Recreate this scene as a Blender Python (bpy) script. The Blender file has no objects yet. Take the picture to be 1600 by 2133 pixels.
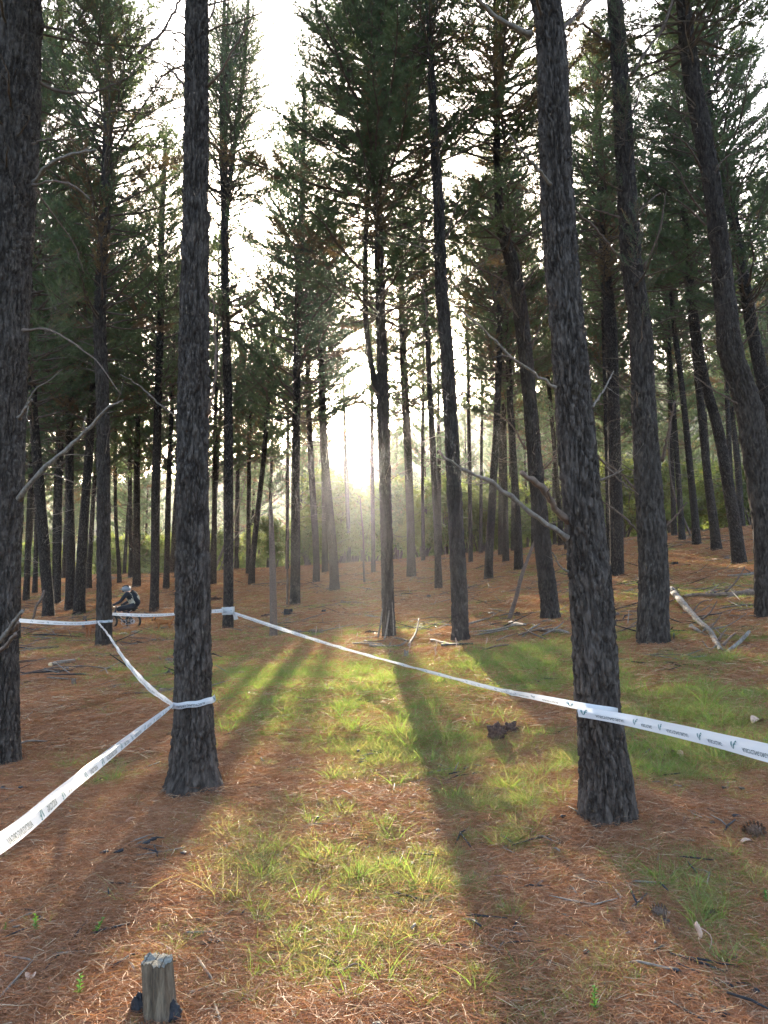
import bpy, math, random
import numpy as np
from mathutils import Vector, Matrix, noise as mnoise
R = math.radians
rng = np.random.default_rng(7)
random.seed(7)
SC = bpy.context.scene
C = SC.collection

# ------------------------------------------------------------------ camera, world, sun, exposure
PITCH = R(7.1); FPX = 1479.0; EYE = np.array([0., 0., 1.6])
cam_d = bpy.data.cameras.new('camera'); cam = bpy.data.objects.new('camera', cam_d); C.objects.link(cam)
cam.location = EYE; cam.rotation_euler = (R(90) + PITCH, 0, 0)
cam_d.sensor_fit = 'VERTICAL'; cam_d.sensor_height = 36.0; cam_d.lens = 36.0 * FPX / 2133.0
cam_d.clip_start = 0.05; cam_d.clip_end = 3000
SC.camera = cam
SUN_EL, SUN_AZ = R(16.0), R(-2.5)
world = bpy.data.worlds.new('World'); SC.world = world; world.use_nodes = True
wn = world.node_tree.nodes; wl = world.node_tree.links; wn.clear()
sky = wn.new('ShaderNodeTexSky'); sky.sky_type = 'NISHITA'; sky.sun_disc = False
sky.sun_elevation = SUN_EL; sky.sun_rotation = SUN_AZ; sky.air_density = 0.8; sky.dust_density = 4.5; sky.ozone_density = 0.6
bg = wn.new('ShaderNodeBackground'); bg.inputs[1].default_value = 0.15
wo = wn.new('ShaderNodeOutputWorld'); wl.new(sky.outputs[0], bg.inputs[0]); wl.new(bg.outputs[0], wo.inputs[0])
sd = bpy.data.lights.new('sun', 'SUN'); sun = bpy.data.objects.new('sun', sd); C.objects.link(sun)
sd.energy = 3.6; sd.angle = R(0.6); sd.color = (1.0, 0.86, 0.68)
SUNV = Vector((math.sin(SUN_AZ) * math.cos(SUN_EL), math.cos(SUN_AZ) * math.cos(SUN_EL), math.sin(SUN_EL)))
sun.rotation_euler = (-SUNV).to_track_quat('-Z', 'Y').to_euler(); sun.location = (0, 0, 30)
SC.view_settings.view_transform = 'Standard'; SC.view_settings.look = 'None'
SC.view_settings.gamma = 1; SC.view_settings.use_curve_mapping = False
SC.view_settings.exposure = 3.2
SC.render.engine = 'CYCLES'
cy = SC.cycles; cy.max_bounces = 4; cy.diffuse_bounces = 3; cy.glossy_bounces = 2; cy.transmission_bounces = 3
cy.transparent_max_bounces = 6; cy.volume_bounces = 1; cy.use_denoising = True; cy.sample_clamp_indirect = 6
HAZE = 0.0003

# ------------------------------------------------------------------ pixel <-> world helpers (measuring only)
cp, sp = math.cos(PITCH), math.sin(PITCH)
def ray(px, py):
    a = (np.asarray(px, float) - 800) / FPX; b = -(np.asarray(py, float) - 1066.5) / FPX
    return np.stack([a, cp - sp * b, sp + cp * b], -1)
def pix(px, py, Y):                      # the point seen at a pixel, Y metres ahead
    r = ray(px, py); return EYE + r * (Y / r[..., 1:2] if r.ndim > 1 else Y / r[1])
def zc(p):
    p = np.asarray(p, float) - EYE
    return p[..., 1] * cp + p[..., 2] * sp
def proj(p):
    p = np.asarray(p, float) - EYE
    d = np.maximum(p[..., 1] * cp + p[..., 2] * sp, 1e-3); up = -p[..., 1] * sp + p[..., 2] * cp
    return 800 + FPX * p[..., 0] / d, 1066.5 - FPX * up / d

# ------------------------------------------------------------------ terrain
CT = [(405,1640,86,.37),(1266,1705,108,.39),(101,1291,24,.36),(145,1275,20,.36),(164,1282,23,.36),(216,1348,32,.36),(284,1226,16,.34),(321,1277,19,.36),
 (475,1313,22,.36),(615,1262,21,.36),(660,1215,14,.32),(697,1232,20,.38),(810,1332,27,.36),(857,1205,17,.36),(914,1230,14,.3),(960,1337,36,.37),(1018,1210,18,.36),
 (1082,1188,17,.34),(1147,1290,38,.4),(1287,1203,26,.4),(1362,1345,63,.45),(1452,1137,16,.34),(1493,1152,20,.36),(1540,1178,28,.4),(31,1335,20,.34),(54,1255,12,.3),
 (249,1220,9,.28),(272,1205,10,.3),(346,1229,12,.3),(523,1220,12,.3),(727,1175,9,.28),(778,1195,9,.28),(981,1175,9,.28),(1043,1160,10,.3),(1170,1138,11,.3),
 (1545,1100,14,.38),(270,1312,0,29),(1600,1290,50,.45),(1400,1066,0,45),(1100,1122,0,46),(700,1125,0,46),(400,1165,0,46),(100,1190,0,46)]
_p = []
for px, py, w, D in CT:
    d = D * FPX / w if w else D
    r_ = ray(px, py); q = EYE + r_ * d / r_[1]; _p.append(q)
_p = np.array(_p)
def feat(x, y):
    t = np.clip(y - 2, 0, None)
    return np.stack([t, t**2 / 10, t**3 / 1000, x * t / 10, x * t * t / 300, x * x * t / 300, x * x / 20], -1)
_w = 1 / np.maximum(_p[:, 1], 5); _X = feat(_p[:, 0], _p[:, 1])
_s = np.linalg.lstsq(np.vstack([_X * _w[:, None], np.eye(7) * .03]), np.r_[_p[:, 2] * _w, np.zeros(7)], rcond=None)[0]
_res = _p[:, 2] - _X @ _s
def _K(a, b):
    la = 3.0 + .16 * b[:, 1]
    return np.exp(-((a[:, None, :2] - b[None, :, :2])**2).sum(-1) / (2 * la[None, :]**2))
_Kc = _K(_p, _p); _al = np.linalg.lstsq(np.vstack([_Kc * _w[:, None] * 5, np.eye(len(_p)) * .35]), np.r_[_res * _w * 5, np.zeros(len(_p))], rcond=None)[0]
def smooth(x, a, b):
    t = np.clip((x - a) / (b - a), 0, 1); return t * t * (3 - 2 * t)
def wave(x, y):
    return (np.sin(x * 1.9 + 1.3 * np.sin(y * .83 + 1)) * np.sin(y * 1.6 + 1.1 * np.sin(x * 1.2 + 2)) * .6
            + np.sin(x * 4.3 + y * 2.1 + np.sin(y * 3.1)) * np.sin(y * 3.9 - x * 1.7) * .3)
def terr(x, y):
    x = np.atleast_1d(np.asarray(x, float)); y = np.atleast_1d(np.asarray(y, float)); sh = x.shape
    x = x.ravel(); y = y.ravel()
    yc = 46 * np.tanh(np.clip(y, -8, None) / 46 * 1.0) if False else np.where(y < 40, y, 40 + 8 * (1 - np.exp(-(np.maximum(y, 40) - 40) / 8)))
    lim = 6 + .5 * np.clip(yc, 0, 60)
    xc = lim * np.tanh(x / lim)
    z = feat(xc, yc) @ _s + _K(np.stack([xc, yc], -1), _p) @ _al
    z = z - np.clip(y - 50, 0, None)**1.15 * .045
    z = np.maximum(z, -9 - .004 * np.abs(x)) 
    for bx, by, br in ((-1.72, 6.4, .4), (1.66, 5.2, .42), (3.9, 10.2, .5), (1.75, 15.5, .5), (3.6, 15, .5)):
        z = z + .06 * np.exp(-((x - bx)**2 + (y - by)**2) / (2 * br * br))
    z = z + .035 * wave(x, y) * smooth(y, -2, 3) + .02 * np.sin(x * .6 + y * .9)
    return z.reshape(sh)
def tz(x, y): return float(terr(x, y)[0])
def at(px, py, lift=0.0):                # ground point seen at a pixel
    r = ray(px, py); s = np.linspace(2, 62, 1500); P = EYE + r[None] * s[:, None]
    dz = P[:, 2] - terr(P[:, 0], P[:, 1]); i = np.argmax(dz < 0)
    if dz[i] >= 0: i = int(np.argmin(dz))
    if i > 0 and dz[i] < 0:
        f = dz[i - 1] / (dz[i - 1] - dz[i]); q = P[i - 1] * (1 - f) + P[i] * f
    else: q = P[i]
    return np.array([q[0], q[1], tz(q[0], q[1]) + lift])

# ------------------------------------------------------------------ mesh helpers
def mesh_np(name, V, quads=None, tris=None, mats=(), midx=None, smooth_=True, attrs=None, uv=None):
    me = bpy.data.meshes.new(name); V = np.asarray(V, np.float32)
    q = np.asarray(quads, np.int32).reshape(-1, 4) if quads is not None and len(quads) else np.zeros((0, 4), np.int32)
    t = np.asarray(tris, np.int32).reshape(-1, 3) if tris is not None and len(tris) else np.zeros((0, 3), np.int32)
    lv = np.r_[q.ravel(), t.ravel()]
    st = np.r_[np.arange(len(q)) * 4, len(q) * 4 + np.arange(len(t)) * 3]
    me.vertices.add(len(V)); me.vertices.foreach_set('co', V.ravel())
    me.loops.add(len(lv)); me.loops.foreach_set('vertex_index', lv)
    me.polygons.add(len(st)); me.polygons.foreach_set('loop_start', st)
    me.update(calc_edges=True)
    if smooth_: me.polygons.foreach_set('use_smooth', np.ones(len(st), bool))
    if midx is not None: me.polygons.foreach_set('material_index', np.asarray(midx, np.int32))
    if attrs:
        for k, v in attrs.items():
            a = me.attributes.new(k, 'FLOAT', 'POINT'); a.data.foreach_set('value', np.asarray(v, np.float32))
    if uv is not None:
        u = me.uv_layers.new(name='UVMap'); u.data.foreach_set('uv', np.asarray(uv, np.float32)[lv].ravel())
    for m in mats: me.materials.append(m)
    return me
def link(name, me, parent=None, loc=None):
    o = bpy.data.objects.new(name, me); C.objects.link(o)
    if parent is not None: o.parent = parent
    if loc is not None: o.location = loc
    return o
def tag(o, label=None, cat=None, group=None, kind=None):
    if label: o['label'] = label
    if cat: o['category'] = cat
    if group: o['group'] = group
    if kind: o['kind'] = kind
    return o
def empty(name, loc, label, cat, group=None):
    o = link(name, None, None, loc); o.empty_display_size = .2
    return tag(o, label, cat, group)
class MB:                                # collects tubes and lumps into one mesh
    def __init__(s): s.V = []; s.Q = []; s.T = []; s.qm = []; s.tm = []; s.n = 0; s.uv = []
    def add(s, V, Q=None, T=None, m=0, uv=None):
        V = np.asarray(V, float)
        s.V.append(V)
        if Q is not None and len(Q): s.Q.append(np.asarray(Q) + s.n); s.qm.append(np.full(len(Q), m))
        if T is not None and len(T): s.T.append(np.asarray(T) + s.n); s.tm.append(np.full(len(T), m))
        s.uv.append(np.zeros((len(V), 2)) if uv is None else uv)
        s.n += len(V); return s
    def tube(s, P, rad, n=6, m=0, cap=True, jit=0.0, sub=0):
        P = np.asarray(P, float); rad = np.broadcast_to(np.asarray(rad, float), (len(P),)).copy()
        if sub:
            P, rad = resample(P, rad, sub)
        k = len(P); T = np.gradient(P, axis=0); T /= np.linalg.norm(T, axis=1)[:, None] + 1e-9
        ref = np.array([0, 0, 1.]) if abs(T[0][2]) < .8 else np.array([0, 1., 0])
        S = np.cross(T, ref); S /= np.linalg.norm(S, axis=1)[:, None] + 1e-9; U = np.cross(S, T)
        a = np.arange(n) * 2 * math.pi / n
        rr = rad[:, None] * (1 + jit * rng.uniform(-1, 1, (k, n)))
        V = P[:, None] + rr[..., None] * (np.cos(a)[None, :, None] * S[:, None] + np.sin(a)[None, :, None] * U[:, None])
        i, j = np.meshgrid(np.arange(k - 1), np.arange(n), indexing='ij'); j2 = (j + 1) % n
        Q = np.stack([i * n + j, i * n + j2, (i + 1) * n + j2, (i + 1) * n + j], -1).reshape(-1, 4)
        L = np.r_[0, np.cumsum(np.linalg.norm(np.diff(P, axis=0), axis=1))]
        uv = np.stack([np.broadcast_to(a * rad.mean(), (k, n)), np.broadcast_to(L[:, None], (k, n))], -1).reshape(-1, 2)
        V = V.reshape(-1, 3)
        Tt = None
        if cap:
            V = np.vstack([V, P[0], P[-1]]); uv = np.vstack([uv, [0, 0], [0, L[-1]]])
            jj = np.arange(n); j2 = (jj + 1) % n
            Tt = np.vstack([np.stack([np.full(n, k * n), j2, jj], -1), np.stack([np.full(n, k * n + 1), (k - 1) * n + jj, (k - 1) * n + j2], -1)])
        return s.add(V, Q, Tt, m, uv)
    def lump(s, c, rx, ry, rz, seed=0, amp=.25, nu=14, nv=9, m=0, freq=1.7):
        u = np.arange(nu) * 2 * math.pi / nu; v = np.linspace(0, math.pi, nv + 2)[1:-1]
        D = [(0, 0, 1)] + [(math.sin(b) * math.cos(a), math.sin(b) * math.sin(a), math.cos(b)) for b in v for a in u] + [(0, 0, -1)]
        V = []
        for d in D:
            f = 1 + amp * mnoise.noise(Vector((d[0] * freq + seed * 7.3, d[1] * freq, d[2] * freq))) * 2 + amp * .5 * mnoise.noise(Vector((d[0] * freq * 3, d[1] * freq * 3 + seed, d[2] * freq * 3)))
            V.append((c[0] + d[0] * rx * f, c[1] + d[1] * ry * f, c[2] + d[2] * rz * f))
        T = [(0, 1 + j, 1 + (j + 1) % nu) for j in range(nu)]; e = 1 + (nv - 1) * nu; T += [(e + nu, e + (j + 1) % nu, e + j) for j in range(nu)]
        Q = [(1 + i * nu + j, 1 + (i + 1) * nu + j, 1 + (i + 1) * nu + (j + 1) % nu, 1 + i * nu + (j + 1) % nu) for i in range(nv - 1) for j in range(nu)]
        return s.add(V, Q, T, m)
    def box(s, c, h, rot=None, m=0):
        V = np.array([(x, y, z) for x in (-1, 1) for y in (-1, 1) for z in (-1, 1)], float) * np.asarray(h)
        if rot is not None: V = V @ np.asarray(rot).T
        Q = [(0, 1, 3, 2), (4, 6, 7, 5), (0, 4, 5, 1), (2, 3, 7, 6), (0, 2, 6, 4), (1, 5, 7, 3)]
        return s.add(V + np.asarray(c), Q, None, m)
    def mesh(s, name, mats, smooth_=True):
        V = np.vstack(s.V); Q = np.vstack(s.Q) if s.Q else None; T = np.vstack(s.T) if s.T else None
        mi = np.concatenate(([*s.qm] if s.qm else []) + ([*s.tm] if s.tm else []))
        if not isinstance(mats, (list, tuple)): mats = [mats]
        return mesh_np(name, V, Q, T, mats, mi, smooth_, None, np.vstack(s.uv))
    def obj(s, name, mats, parent=None, smooth_=True):      # world coordinates kept when the parent only has a location
        me = s.mesh(name, mats, smooth_)
        if parent is not None: me.transform(Matrix.Translation(-Vector(parent.location)))
        o = link(name, me, parent)
        if parent is None:
            c = np.vstack(s.V).mean(0); me.transform(Matrix.Translation(-Vector(c))); o.location = c
        return o
def resample(P, rad, n):
    P = np.asarray(P, float); rad = np.asarray(rad, float)
    L = np.r_[0, np.cumsum(np.linalg.norm(np.diff(P, axis=0), axis=1))]
    t = np.linspace(0, L[-1], n)
    m = np.gradient(P, L, axis=0) if len(P) > 2 else np.tile((P[-1] - P[0]) / L[-1], (len(P), 1))
    i = np.clip(np.searchsorted(L, t, side='right') - 1, 0, len(L) - 2)
    h = (L[i + 1] - L[i])[:, None]; u = ((t - L[i])[:, None]) / h
    Q = (2*u**3 - 3*u**2 + 1) * P[i] + (u**3 - 2*u**2 + u) * h * m[i] + (-2*u**3 + 3*u**2) * P[i + 1] + (u**3 - u**2) * h * m[i + 1]
    return Q, np.interp(t, L, rad)

# ------------------------------------------------------------------ materials
class NT:
    def __init__(s, name):
        s.m = bpy.data.materials.new(name); s.m.use_nodes = True; s.t = s.m.node_tree; s.t.nodes.clear()
        s.out = s.n('ShaderNodeOutputMaterial')
    def n(s, typ, ins=None, **kw):
        nd = s.t.nodes.new(typ)
        for k, v in kw.items(): setattr(nd, k, v)
        if ins:
            for k, v in ins.items():
                if hasattr(v, 'is_linked') or isinstance(v, bpy.types.NodeSocket): s.t.links.new(v, nd.inputs[k])
                else: nd.inputs[k].default_value = v
        return nd
    def ramp(s, fac, stops):
        nd = s.n('ShaderNodeValToRGB', {0: fac}); cr = nd.color_ramp
        while len(cr.elements) < len(stops): cr.elements.new(.5)
        for e, (p, c) in zip(cr.elements, stops): e.position = p; e.color = (*c, 1) if len(c) == 3 else c
        return nd.outputs[0]
    def noise(s, vec, scale, detail=4, rough=.6):
        return s.n('ShaderNodeTexNoise', {'Vector': vec, 'Scale': scale, 'Detail': detail, 'Roughness': rough}).outputs[0]
    def mix(s, f, a, b, blend='MIX'):
        nd = s.n('ShaderNodeMix', data_type='RGBA', blend_type=blend)
        for i, v in ((0, f), (6, a), (7, b)):
            if isinstance(v, bpy.types.NodeSocket): s.t.links.new(v, nd.inputs[i])
            elif isinstance(v, (int, float)): nd.inputs[i].default_value = v
            else: nd.inputs[i].default_value = (*v, 1)
        return nd.outputs[2]
    def math(s, op, a, b=0.0, clamp=False):
        nd = s.n('ShaderNodeMath', {0: a, 1: b}, operation=op); nd.use_clamp = clamp; return nd.outputs[0]
    def attr(s, name): return s.n('ShaderNodeAttribute', attribute_name=name).outputs['Fac']
    def obj(s): return s.n('ShaderNodeTexCoord').outputs['Object']
    def pbsdf(s, col, rough=.8, bump=None, bs=.5, bd=.01, spec=.3):
        p = s.n('ShaderNodeBsdfPrincipled', {'Roughness': rough, 'Specular IOR Level': spec})
        if isinstance(col, bpy.types.NodeSocket): s.t.links.new(col, p.inputs[0])
        else: p.inputs[0].default_value = (*col, 1)
        if bump is not None:
            b = s.n('ShaderNodeBump', {'Height': bump, 'Strength': bs, 'Distance': bd}); s.t.links.new(b.outputs[0], p.inputs['Normal'])
        s.t.links.new(p.outputs[0], s.out.inputs[0]); return s.m
def simple(name, col, rough=.8, var=.25, scale=20, bump=.4, spec=.3):
    t = NT(name); o = t.obj(); n = t.noise(o, scale, 5)
    c = t.ramp(n, [(.3, tuple(x * (1 - var) for x in col)), (.7, tuple(min(1, x * (1 + var)) for x in col))])
    return t.pbsdf(c, rough, n, bump, .01, spec)

def bark_mat(name, near):
    t = NT(name); uvn = t.n('ShaderNodeUVMap', uv_map='UVMap').outputs[0]
    oi = t.n('ShaderNodeObjectInfo').outputs['Random']
    mp = t.n('ShaderNodeMapping', {'Vector': uvn, 'Scale': (1, .33, 1)}).outputs[0]
    wob = t.n('ShaderNodeTexNoise', {'Vector': mp, 'Scale': 14.0, 'Detail': 3.0}).outputs['Color']
    vv = t.n('ShaderNodeVectorMath', {0: mp, 1: wob}, operation='ADD'); 
    sc = t.n('ShaderNodeVectorMath', {0: wob, 1: (.05, .05, 0)}, operation='MULTIPLY').outputs[0]
    vec = t.n('ShaderNodeVectorMath', {0: mp, 1: sc}, operation='ADD').outputs[0]
    vo = t.n('ShaderNodeTexVoronoi', {'Vector': vec, 'Scale': 22.0}, feature='DISTANCE_TO_EDGE').outputs['Distance']
    fine = t.noise(mp, 60, 6, .7); big = t.noise(mp, 5, 3)
    crack = t.ramp(vo, [(.0, (0, 0, 0)), (.22, (1, 1, 1))])
    plate = t.ramp(fine, [(.3, (.034, .027, .023)), (.5, (.078, .063, .054)), (.7, (.165, .14, .122))])
    c = t.mix(t.math('MULTIPLY', t.ramp(big, [(.45, (0, 0, 0)), (.7, (1, 1, 1))]), .45), plate, (.085, .062, .048))
    if near:
        crack = t.attr('plate')
    c = t.mix(crack, (.036, .028, .023) if near else (.02, .016, .014), c)
    h = t.math('ADD', t.math('MULTIPLY', crack, 0.0 if near else 1.0), t.math('MULTIPLY', fine, .35))
    pat = t.ramp(t.noise(uvn, 1.6, 4), [(.5, (0, 0, 0)), (.72, (1, 1, 1))]); c = t.mix(t.math('MULTIPLY', pat, .4), c, (.12, .10, .088))
    # orange-brown inner bark shows on some trees
    c = t.mix(t.math('MULTIPLY', oi, .25), c, (.07, .048, .036))
    fis = t.n('ShaderNodeTexNoise', {'Vector': t.n('ShaderNodeMapping', {'Vector': uvn, 'Scale': (1, .16, 1)}).outputs[0], 'Scale': 34.0, 'Detail': 5.0, 'Roughness': .65}).outputs[0]
    c = t.mix(t.ramp(fis, [(.36, (.6, .6, .6)), (.45, (0, 0, 0))]), c, (.025, .018, .015))
    h = t.math('ADD', h, t.math('MULTIPLY', t.ramp(fis, [(.38, (0, 0, 0)), (.5, (1, 1, 1))]), .8))
    return t.pbsdf(c, .92, h, 1.0, .025 if near else .035, .15)
M = {}
M['bark'] = bark_mat('pine_bark_close', True); M['bark_far'] = bark_mat('pine_bark', False)
M['dead'] = simple('weathered_grey_wood', (.17, .14, .115), .85, .45, 30)
M['deadbrown'] = simple('brown_dead_wood', (.13, .09, .068), .85, .35, 25)
M['twig'] = simple('dark_twig', (.12, .09, .07), .9, .3, 10)
M['log'] = simple('fallen_log_bark', (.16, .11, .08), .9, .5, 14, .8)
M['cut'] = simple('pale_splintered_wood', (.62, .43, .24), .75, .25, 40)
M['char'] = simple('charred_wood', (.022, .022, .025), .75, .5, 30, .9)
M['cone'] = simple('pine_cone_scale', (.12, .07, .045), .7, .4, 60)
M['stone'] = simple('sandy_stone', (.27, .20, .15), .9, .3, 9, .8)

def needle_mat(name, dark, light, brown, trans=.4):
    t = NT(name); a = t.attr('tint'); b = t.attr('brown'); oi = t.n('ShaderNodeObjectInfo').outputs['Random']
    c = t.ramp(a, [(.0, dark), (1., light)])
    c = t.mix(t.math('MULTIPLY', oi, .5), c, tuple(x * y for x, y in zip(light, (1.15, .95, .8))))
    c = t.mix(b, c, brown)
    d = t.n('ShaderNodeBsdfDiffuse', {0: c}); tr = t.n('ShaderNodeBsdfTranslucent', {0: t.mix(1.0, c, (1.25, 1.3, .75), 'MULTIPLY')})
    g = t.n('ShaderNodeBsdfGlossy', {0: (.5, .52, .5, 1), 'Roughness': .45})
    m1 = t.n('ShaderNodeMixShader', {0: trans, 1: d.outputs[0], 2: tr.outputs[0]})
    m2 = t.n('ShaderNodeMixShader', {0: .05, 1: m1.outputs[0], 2: g.outputs[0]})
    t.t.links.new(m2.outputs[0], t.out.inputs[0]); return t.m
M['needle'] = needle_mat('pine_needles', (.062, .098, .066), (.125, .168, .105), (.17, .11, .075), .52)
M['leaf'] = needle_mat('understorey_leaves', (.10, .14, .05), (.22, .26, .09), (.25, .17, .08), .5)
M['grass'] = needle_mat('grass_blades', (.09, .155, .035), (.20, .29, .07), (.36, .27, .14), .5)
M['litter'] = needle_mat('fallen_needles', (.20, .08, .04), (.38, .19, .10), (.55, .42, .28), .15)
t = NT('barrier_tape'); n = t.noise(t.obj(), 9, 3)
d = t.n('ShaderNodeBsdfPrincipled', {0: (.62, .63, .65, 1), 'Roughness': .32, 'Specular IOR Level': .6})
bmp = t.n('ShaderNodeBump', {'Height': n, 'Strength': .35, 'Distance': .01}); t.t.links.new(bmp.outputs[0], d.inputs['Normal'])
tr = t.n('ShaderNodeBsdfTranslucent', {0: (.62, .64, .68, 1)})
mx = t.n('ShaderNodeMixShader', {0: .35, 1: d.outputs[0], 2: tr.outputs[0]}); t.t.links.new(mx.outputs[0], t.out.inputs[0]); M['tape'] = t.m
M['ink'] = simple('dark_teal_ink', (.018, .05, .055), .5, .1, 10, 0)
M['teal'] = simple('teal_emblem_ink', (.01, .13, .15), .5, .1, 10, 0)
# ------------------------------------------------------------------ ground, hill, far ground
GRASS = [(500,1420,250,60,.75),(640,1420,200,110,1),(640,1370,130,50,1),(800,1440,250,80,.8),(1120,1390,190,45,1.1),(1000,1300,120,40,.45),(850,1545,210,75,.85),
 (1100,1545,150,50,.5),(1400,1480,200,60,.95),(1400,1575,220,50,1.05),(1470,1390,140,30,.6),(1440,1160,150,20,.7),(1100,1160,120,15,.6),(1250,1215,110,32,1.2),(1450,1225,160,25,1.2),(1520,1260,90,15,.8),(250,1420,120,45,.45),(100,1350,90,22,.8),
 (300,1380,110,35,.85),(480,1470,90,50,.7),(200,1600,90,28,.55),(520,1860,150,110,.8),(680,2000,240,120,.95),(850,1850,170,100,.85),(600,1720,120,50,.5),(1080,1670,130,50,.8),
 (1105,1730,60,40,.9),(1000,2070,270,70,.7),(1450,1860,170,90,.8),(1560,2000,110,80,.85),(1290,2040,70,45,.9),(600,1287,130,16,.8),(760,1290,110,16,.7),(1000,1205,100,30,.5),
 (1100,1215,80,25,.6),(860,2060,150,60,.5),(1440,1400,140,25,.3),(200,1245,150,14,.5),(920,1740,90,40,.45),(760,1660,60,25,.4),(1350,1300,120,20,.5)]
BARE = [(1210,1790,190,70),(930,1700,110,50),(500,1650,110,50),(1080,2090,120,30),(820,1640,110,30)]
def vnoise(x, y, s, seed=0):
    return (np.sin(x * s * 1.7 + 2.1 * np.sin(y * s + seed) + seed) + np.sin(y * s * 1.9 + 1.7 * np.sin(x * s * 1.3 + 2 * seed)) + np.sin((x + y) * s * 2.7 + 1.3 * np.sin((x - y) * s * 2.2))) / 3
def grass_at(P):
    px, py = proj(P); ok = zc(P) > 1.0
    g = np.zeros(len(P))
    for cx, cy_, rx, ry, s in GRASS:
        g = np.maximum(g, s * np.exp(-(((px - cx) / rx)**2 + ((py - cy_) / ry)**2) * .6))
    g = np.where(ok & (px > -150) & (px < 1750) & (py > 1100) & (py < 2300), g, .4)
    g = np.maximum(g, np.where(py < 1340, .46 + .42 * vnoise(P[:, 0], P[:, 1], .45, 6), .12))
    n = vnoise(P[:, 0], P[:, 1], 1.3, 1) * .4 + vnoise(P[:, 0], P[:, 1], 3.7, 4) * .5 + vnoise(P[:, 0], P[:, 1], 7.3, 7) * .6
    return np.clip(g * 1.2 + .5 * n + .02, 0, 1)
def bare_at(P):
    px, py = proj(P); g = np.zeros(len(P))
    for cx, cy_, rx, ry in BARE: g = np.maximum(g, np.exp(-(((px - cx) / rx)**2 + ((py - cy_) / ry)**2)))
    return np.where(zc(P) > 1, np.clip(g + .2 * vnoise(P[:, 0], P[:, 1], 2.2, 9), 0, 1), 0)
def build_ground():
    nu, nv = 330, 420
    u = np.linspace(-1, 1, nu); X = 9 * u + 500 * np.sign(u) * np.abs(u)**5
    v = np.linspace(0, 1, nv); Y = -6 + 24 * v + 30 * v**2 + 900 * v**8
    XX, YY = np.meshgrid(X * 1.0, Y); XX = XX * (1 + .9 * smooth(YY, 4, 40))
    Z = terr(XX, YY); P = np.stack([XX, YY, Z], -1).reshape(-1, 3)
    i, j = np.meshgrid(np.arange(nv - 1), np.arange(nu - 1), indexing='ij')
    Q = np.stack([i * nu + j, i * nu + j + 1, (i + 1) * nu + j + 1, (i + 1) * nu + j], -1).reshape(-1, 4)
    P[:, 2] += .012 * vnoise(P[:, 0], P[:, 1], 9, 3) * smooth(P[:, 1], 1, 2) * (1 - smooth(P[:, 1], 12, 30))
    t = NT('needle_litter_ground'); o = t.obj(); g = t.attr('grass'); b = t.attr('bare')
    n1 = t.noise(o, 3, 6, .65); n2 = t.noise(o, 40, 6, .7); n3 = t.noise(o, .7, 4)
    lit = t.ramp(n2, [(.25, (.05, .022, .013)), (.5, (.17, .07, .037)), (.78, (.36, .19, .105))])
    lit = t.mix(t.ramp(n3, [(.4, (0, 0, 0)), (.65, (1, 1, 1))]), lit, t.ramp(n2, [(.25, (.09, .05, .03)), (.75, (.30, .2, .12))]))
    grs = t.ramp(n2, [(.25, (.06, .055, .022)), (.5, (.12, .125, .04)), (.8, (.24, .25, .10))])
    dirt = t.ramp(n2, [(.3, (.03, .018, .013)), (.7, (.10, .06, .042))])
    f = t.math('MULTIPLY_ADD', g, 1.3); f.node.inputs[2].default_value = -.1
    f = t.math('ADD', f, t.math('MULTIPLY', t.math('SUBTRACT', n1, .5), .9), True)
    c = t.mix(f, lit, grs); c = t.mix(t.math('MULTIPLY', b, .75), c, dirt)
    h = t.math('ADD', n2, t.math('MULTIPLY', n1, 2.5))
    m = t.pbsdf(c, .95, h, .9, .06, .1)
    me = mesh_np('ground', P, Q, None, [m], None, True, {'grass': grass_at(P), 'bare': bare_at(P)})
    tag(link('ground', me), kind='structure')
build_ground()
def build_hill():
    px = np.array([-900, -300, 0, 300, 600, 700, 850, 950, 1050, 1150, 1300, 1450, 1600, 1900, 2500])
    py = np.array([1150, 1120, 1080, 1040, 985, 955, 930, 893, 862, 850, 812, 800, 790, 800, 860])
    Yr = 330.; rx = np.array([pix(a, b, Yr) for a, b in zip(px, py)])
    nx, ny = 200, 60
    X = np.linspace(-420, 430, nx); V = np.linspace(0, 1, ny)
    XX, VV = np.meshgrid(X, V); ridge = np.interp(XX, rx[:, 0], rx[:, 2])
    YY = 120 + (Yr - 120) * np.minimum(VV * 1.25, 1) + 220 * np.clip(VV - .8, 0, 1) / .2
    prof = smooth(VV, 0, .8) * .65 + np.clip(VV / .8, 0, 1) * .35
    ZZ = -14 + (ridge + 14) * prof - 60 * np.clip(VV - .8, 0, 1)
    ZZ += (3 * vnoise(XX, YY, .035, 2) + 1.5 * vnoise(XX, YY, .12, 5)) * smooth(VV, 0, .3)
    P = np.stack([XX, YY, ZZ], -1).reshape(-1, 3)
    i, j = np.meshgrid(np.arange(ny - 1), np.arange(nx - 1), indexing='ij')
    Q = np.stack([i * nx + j, i * nx + j + 1, (i + 1) * nx + j + 1, (i + 1) * nx + j], -1).reshape(-1, 4)
    m = simple('hill_scrub_ground', (.13, .12, .06), .95, .5, .15, .8)
    tag(link('hill', mesh_np('hill', P, Q, None, [m])), kind='structure')
    return P[:nx * int(ny * .84)]
HILLP = build_hill()

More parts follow.
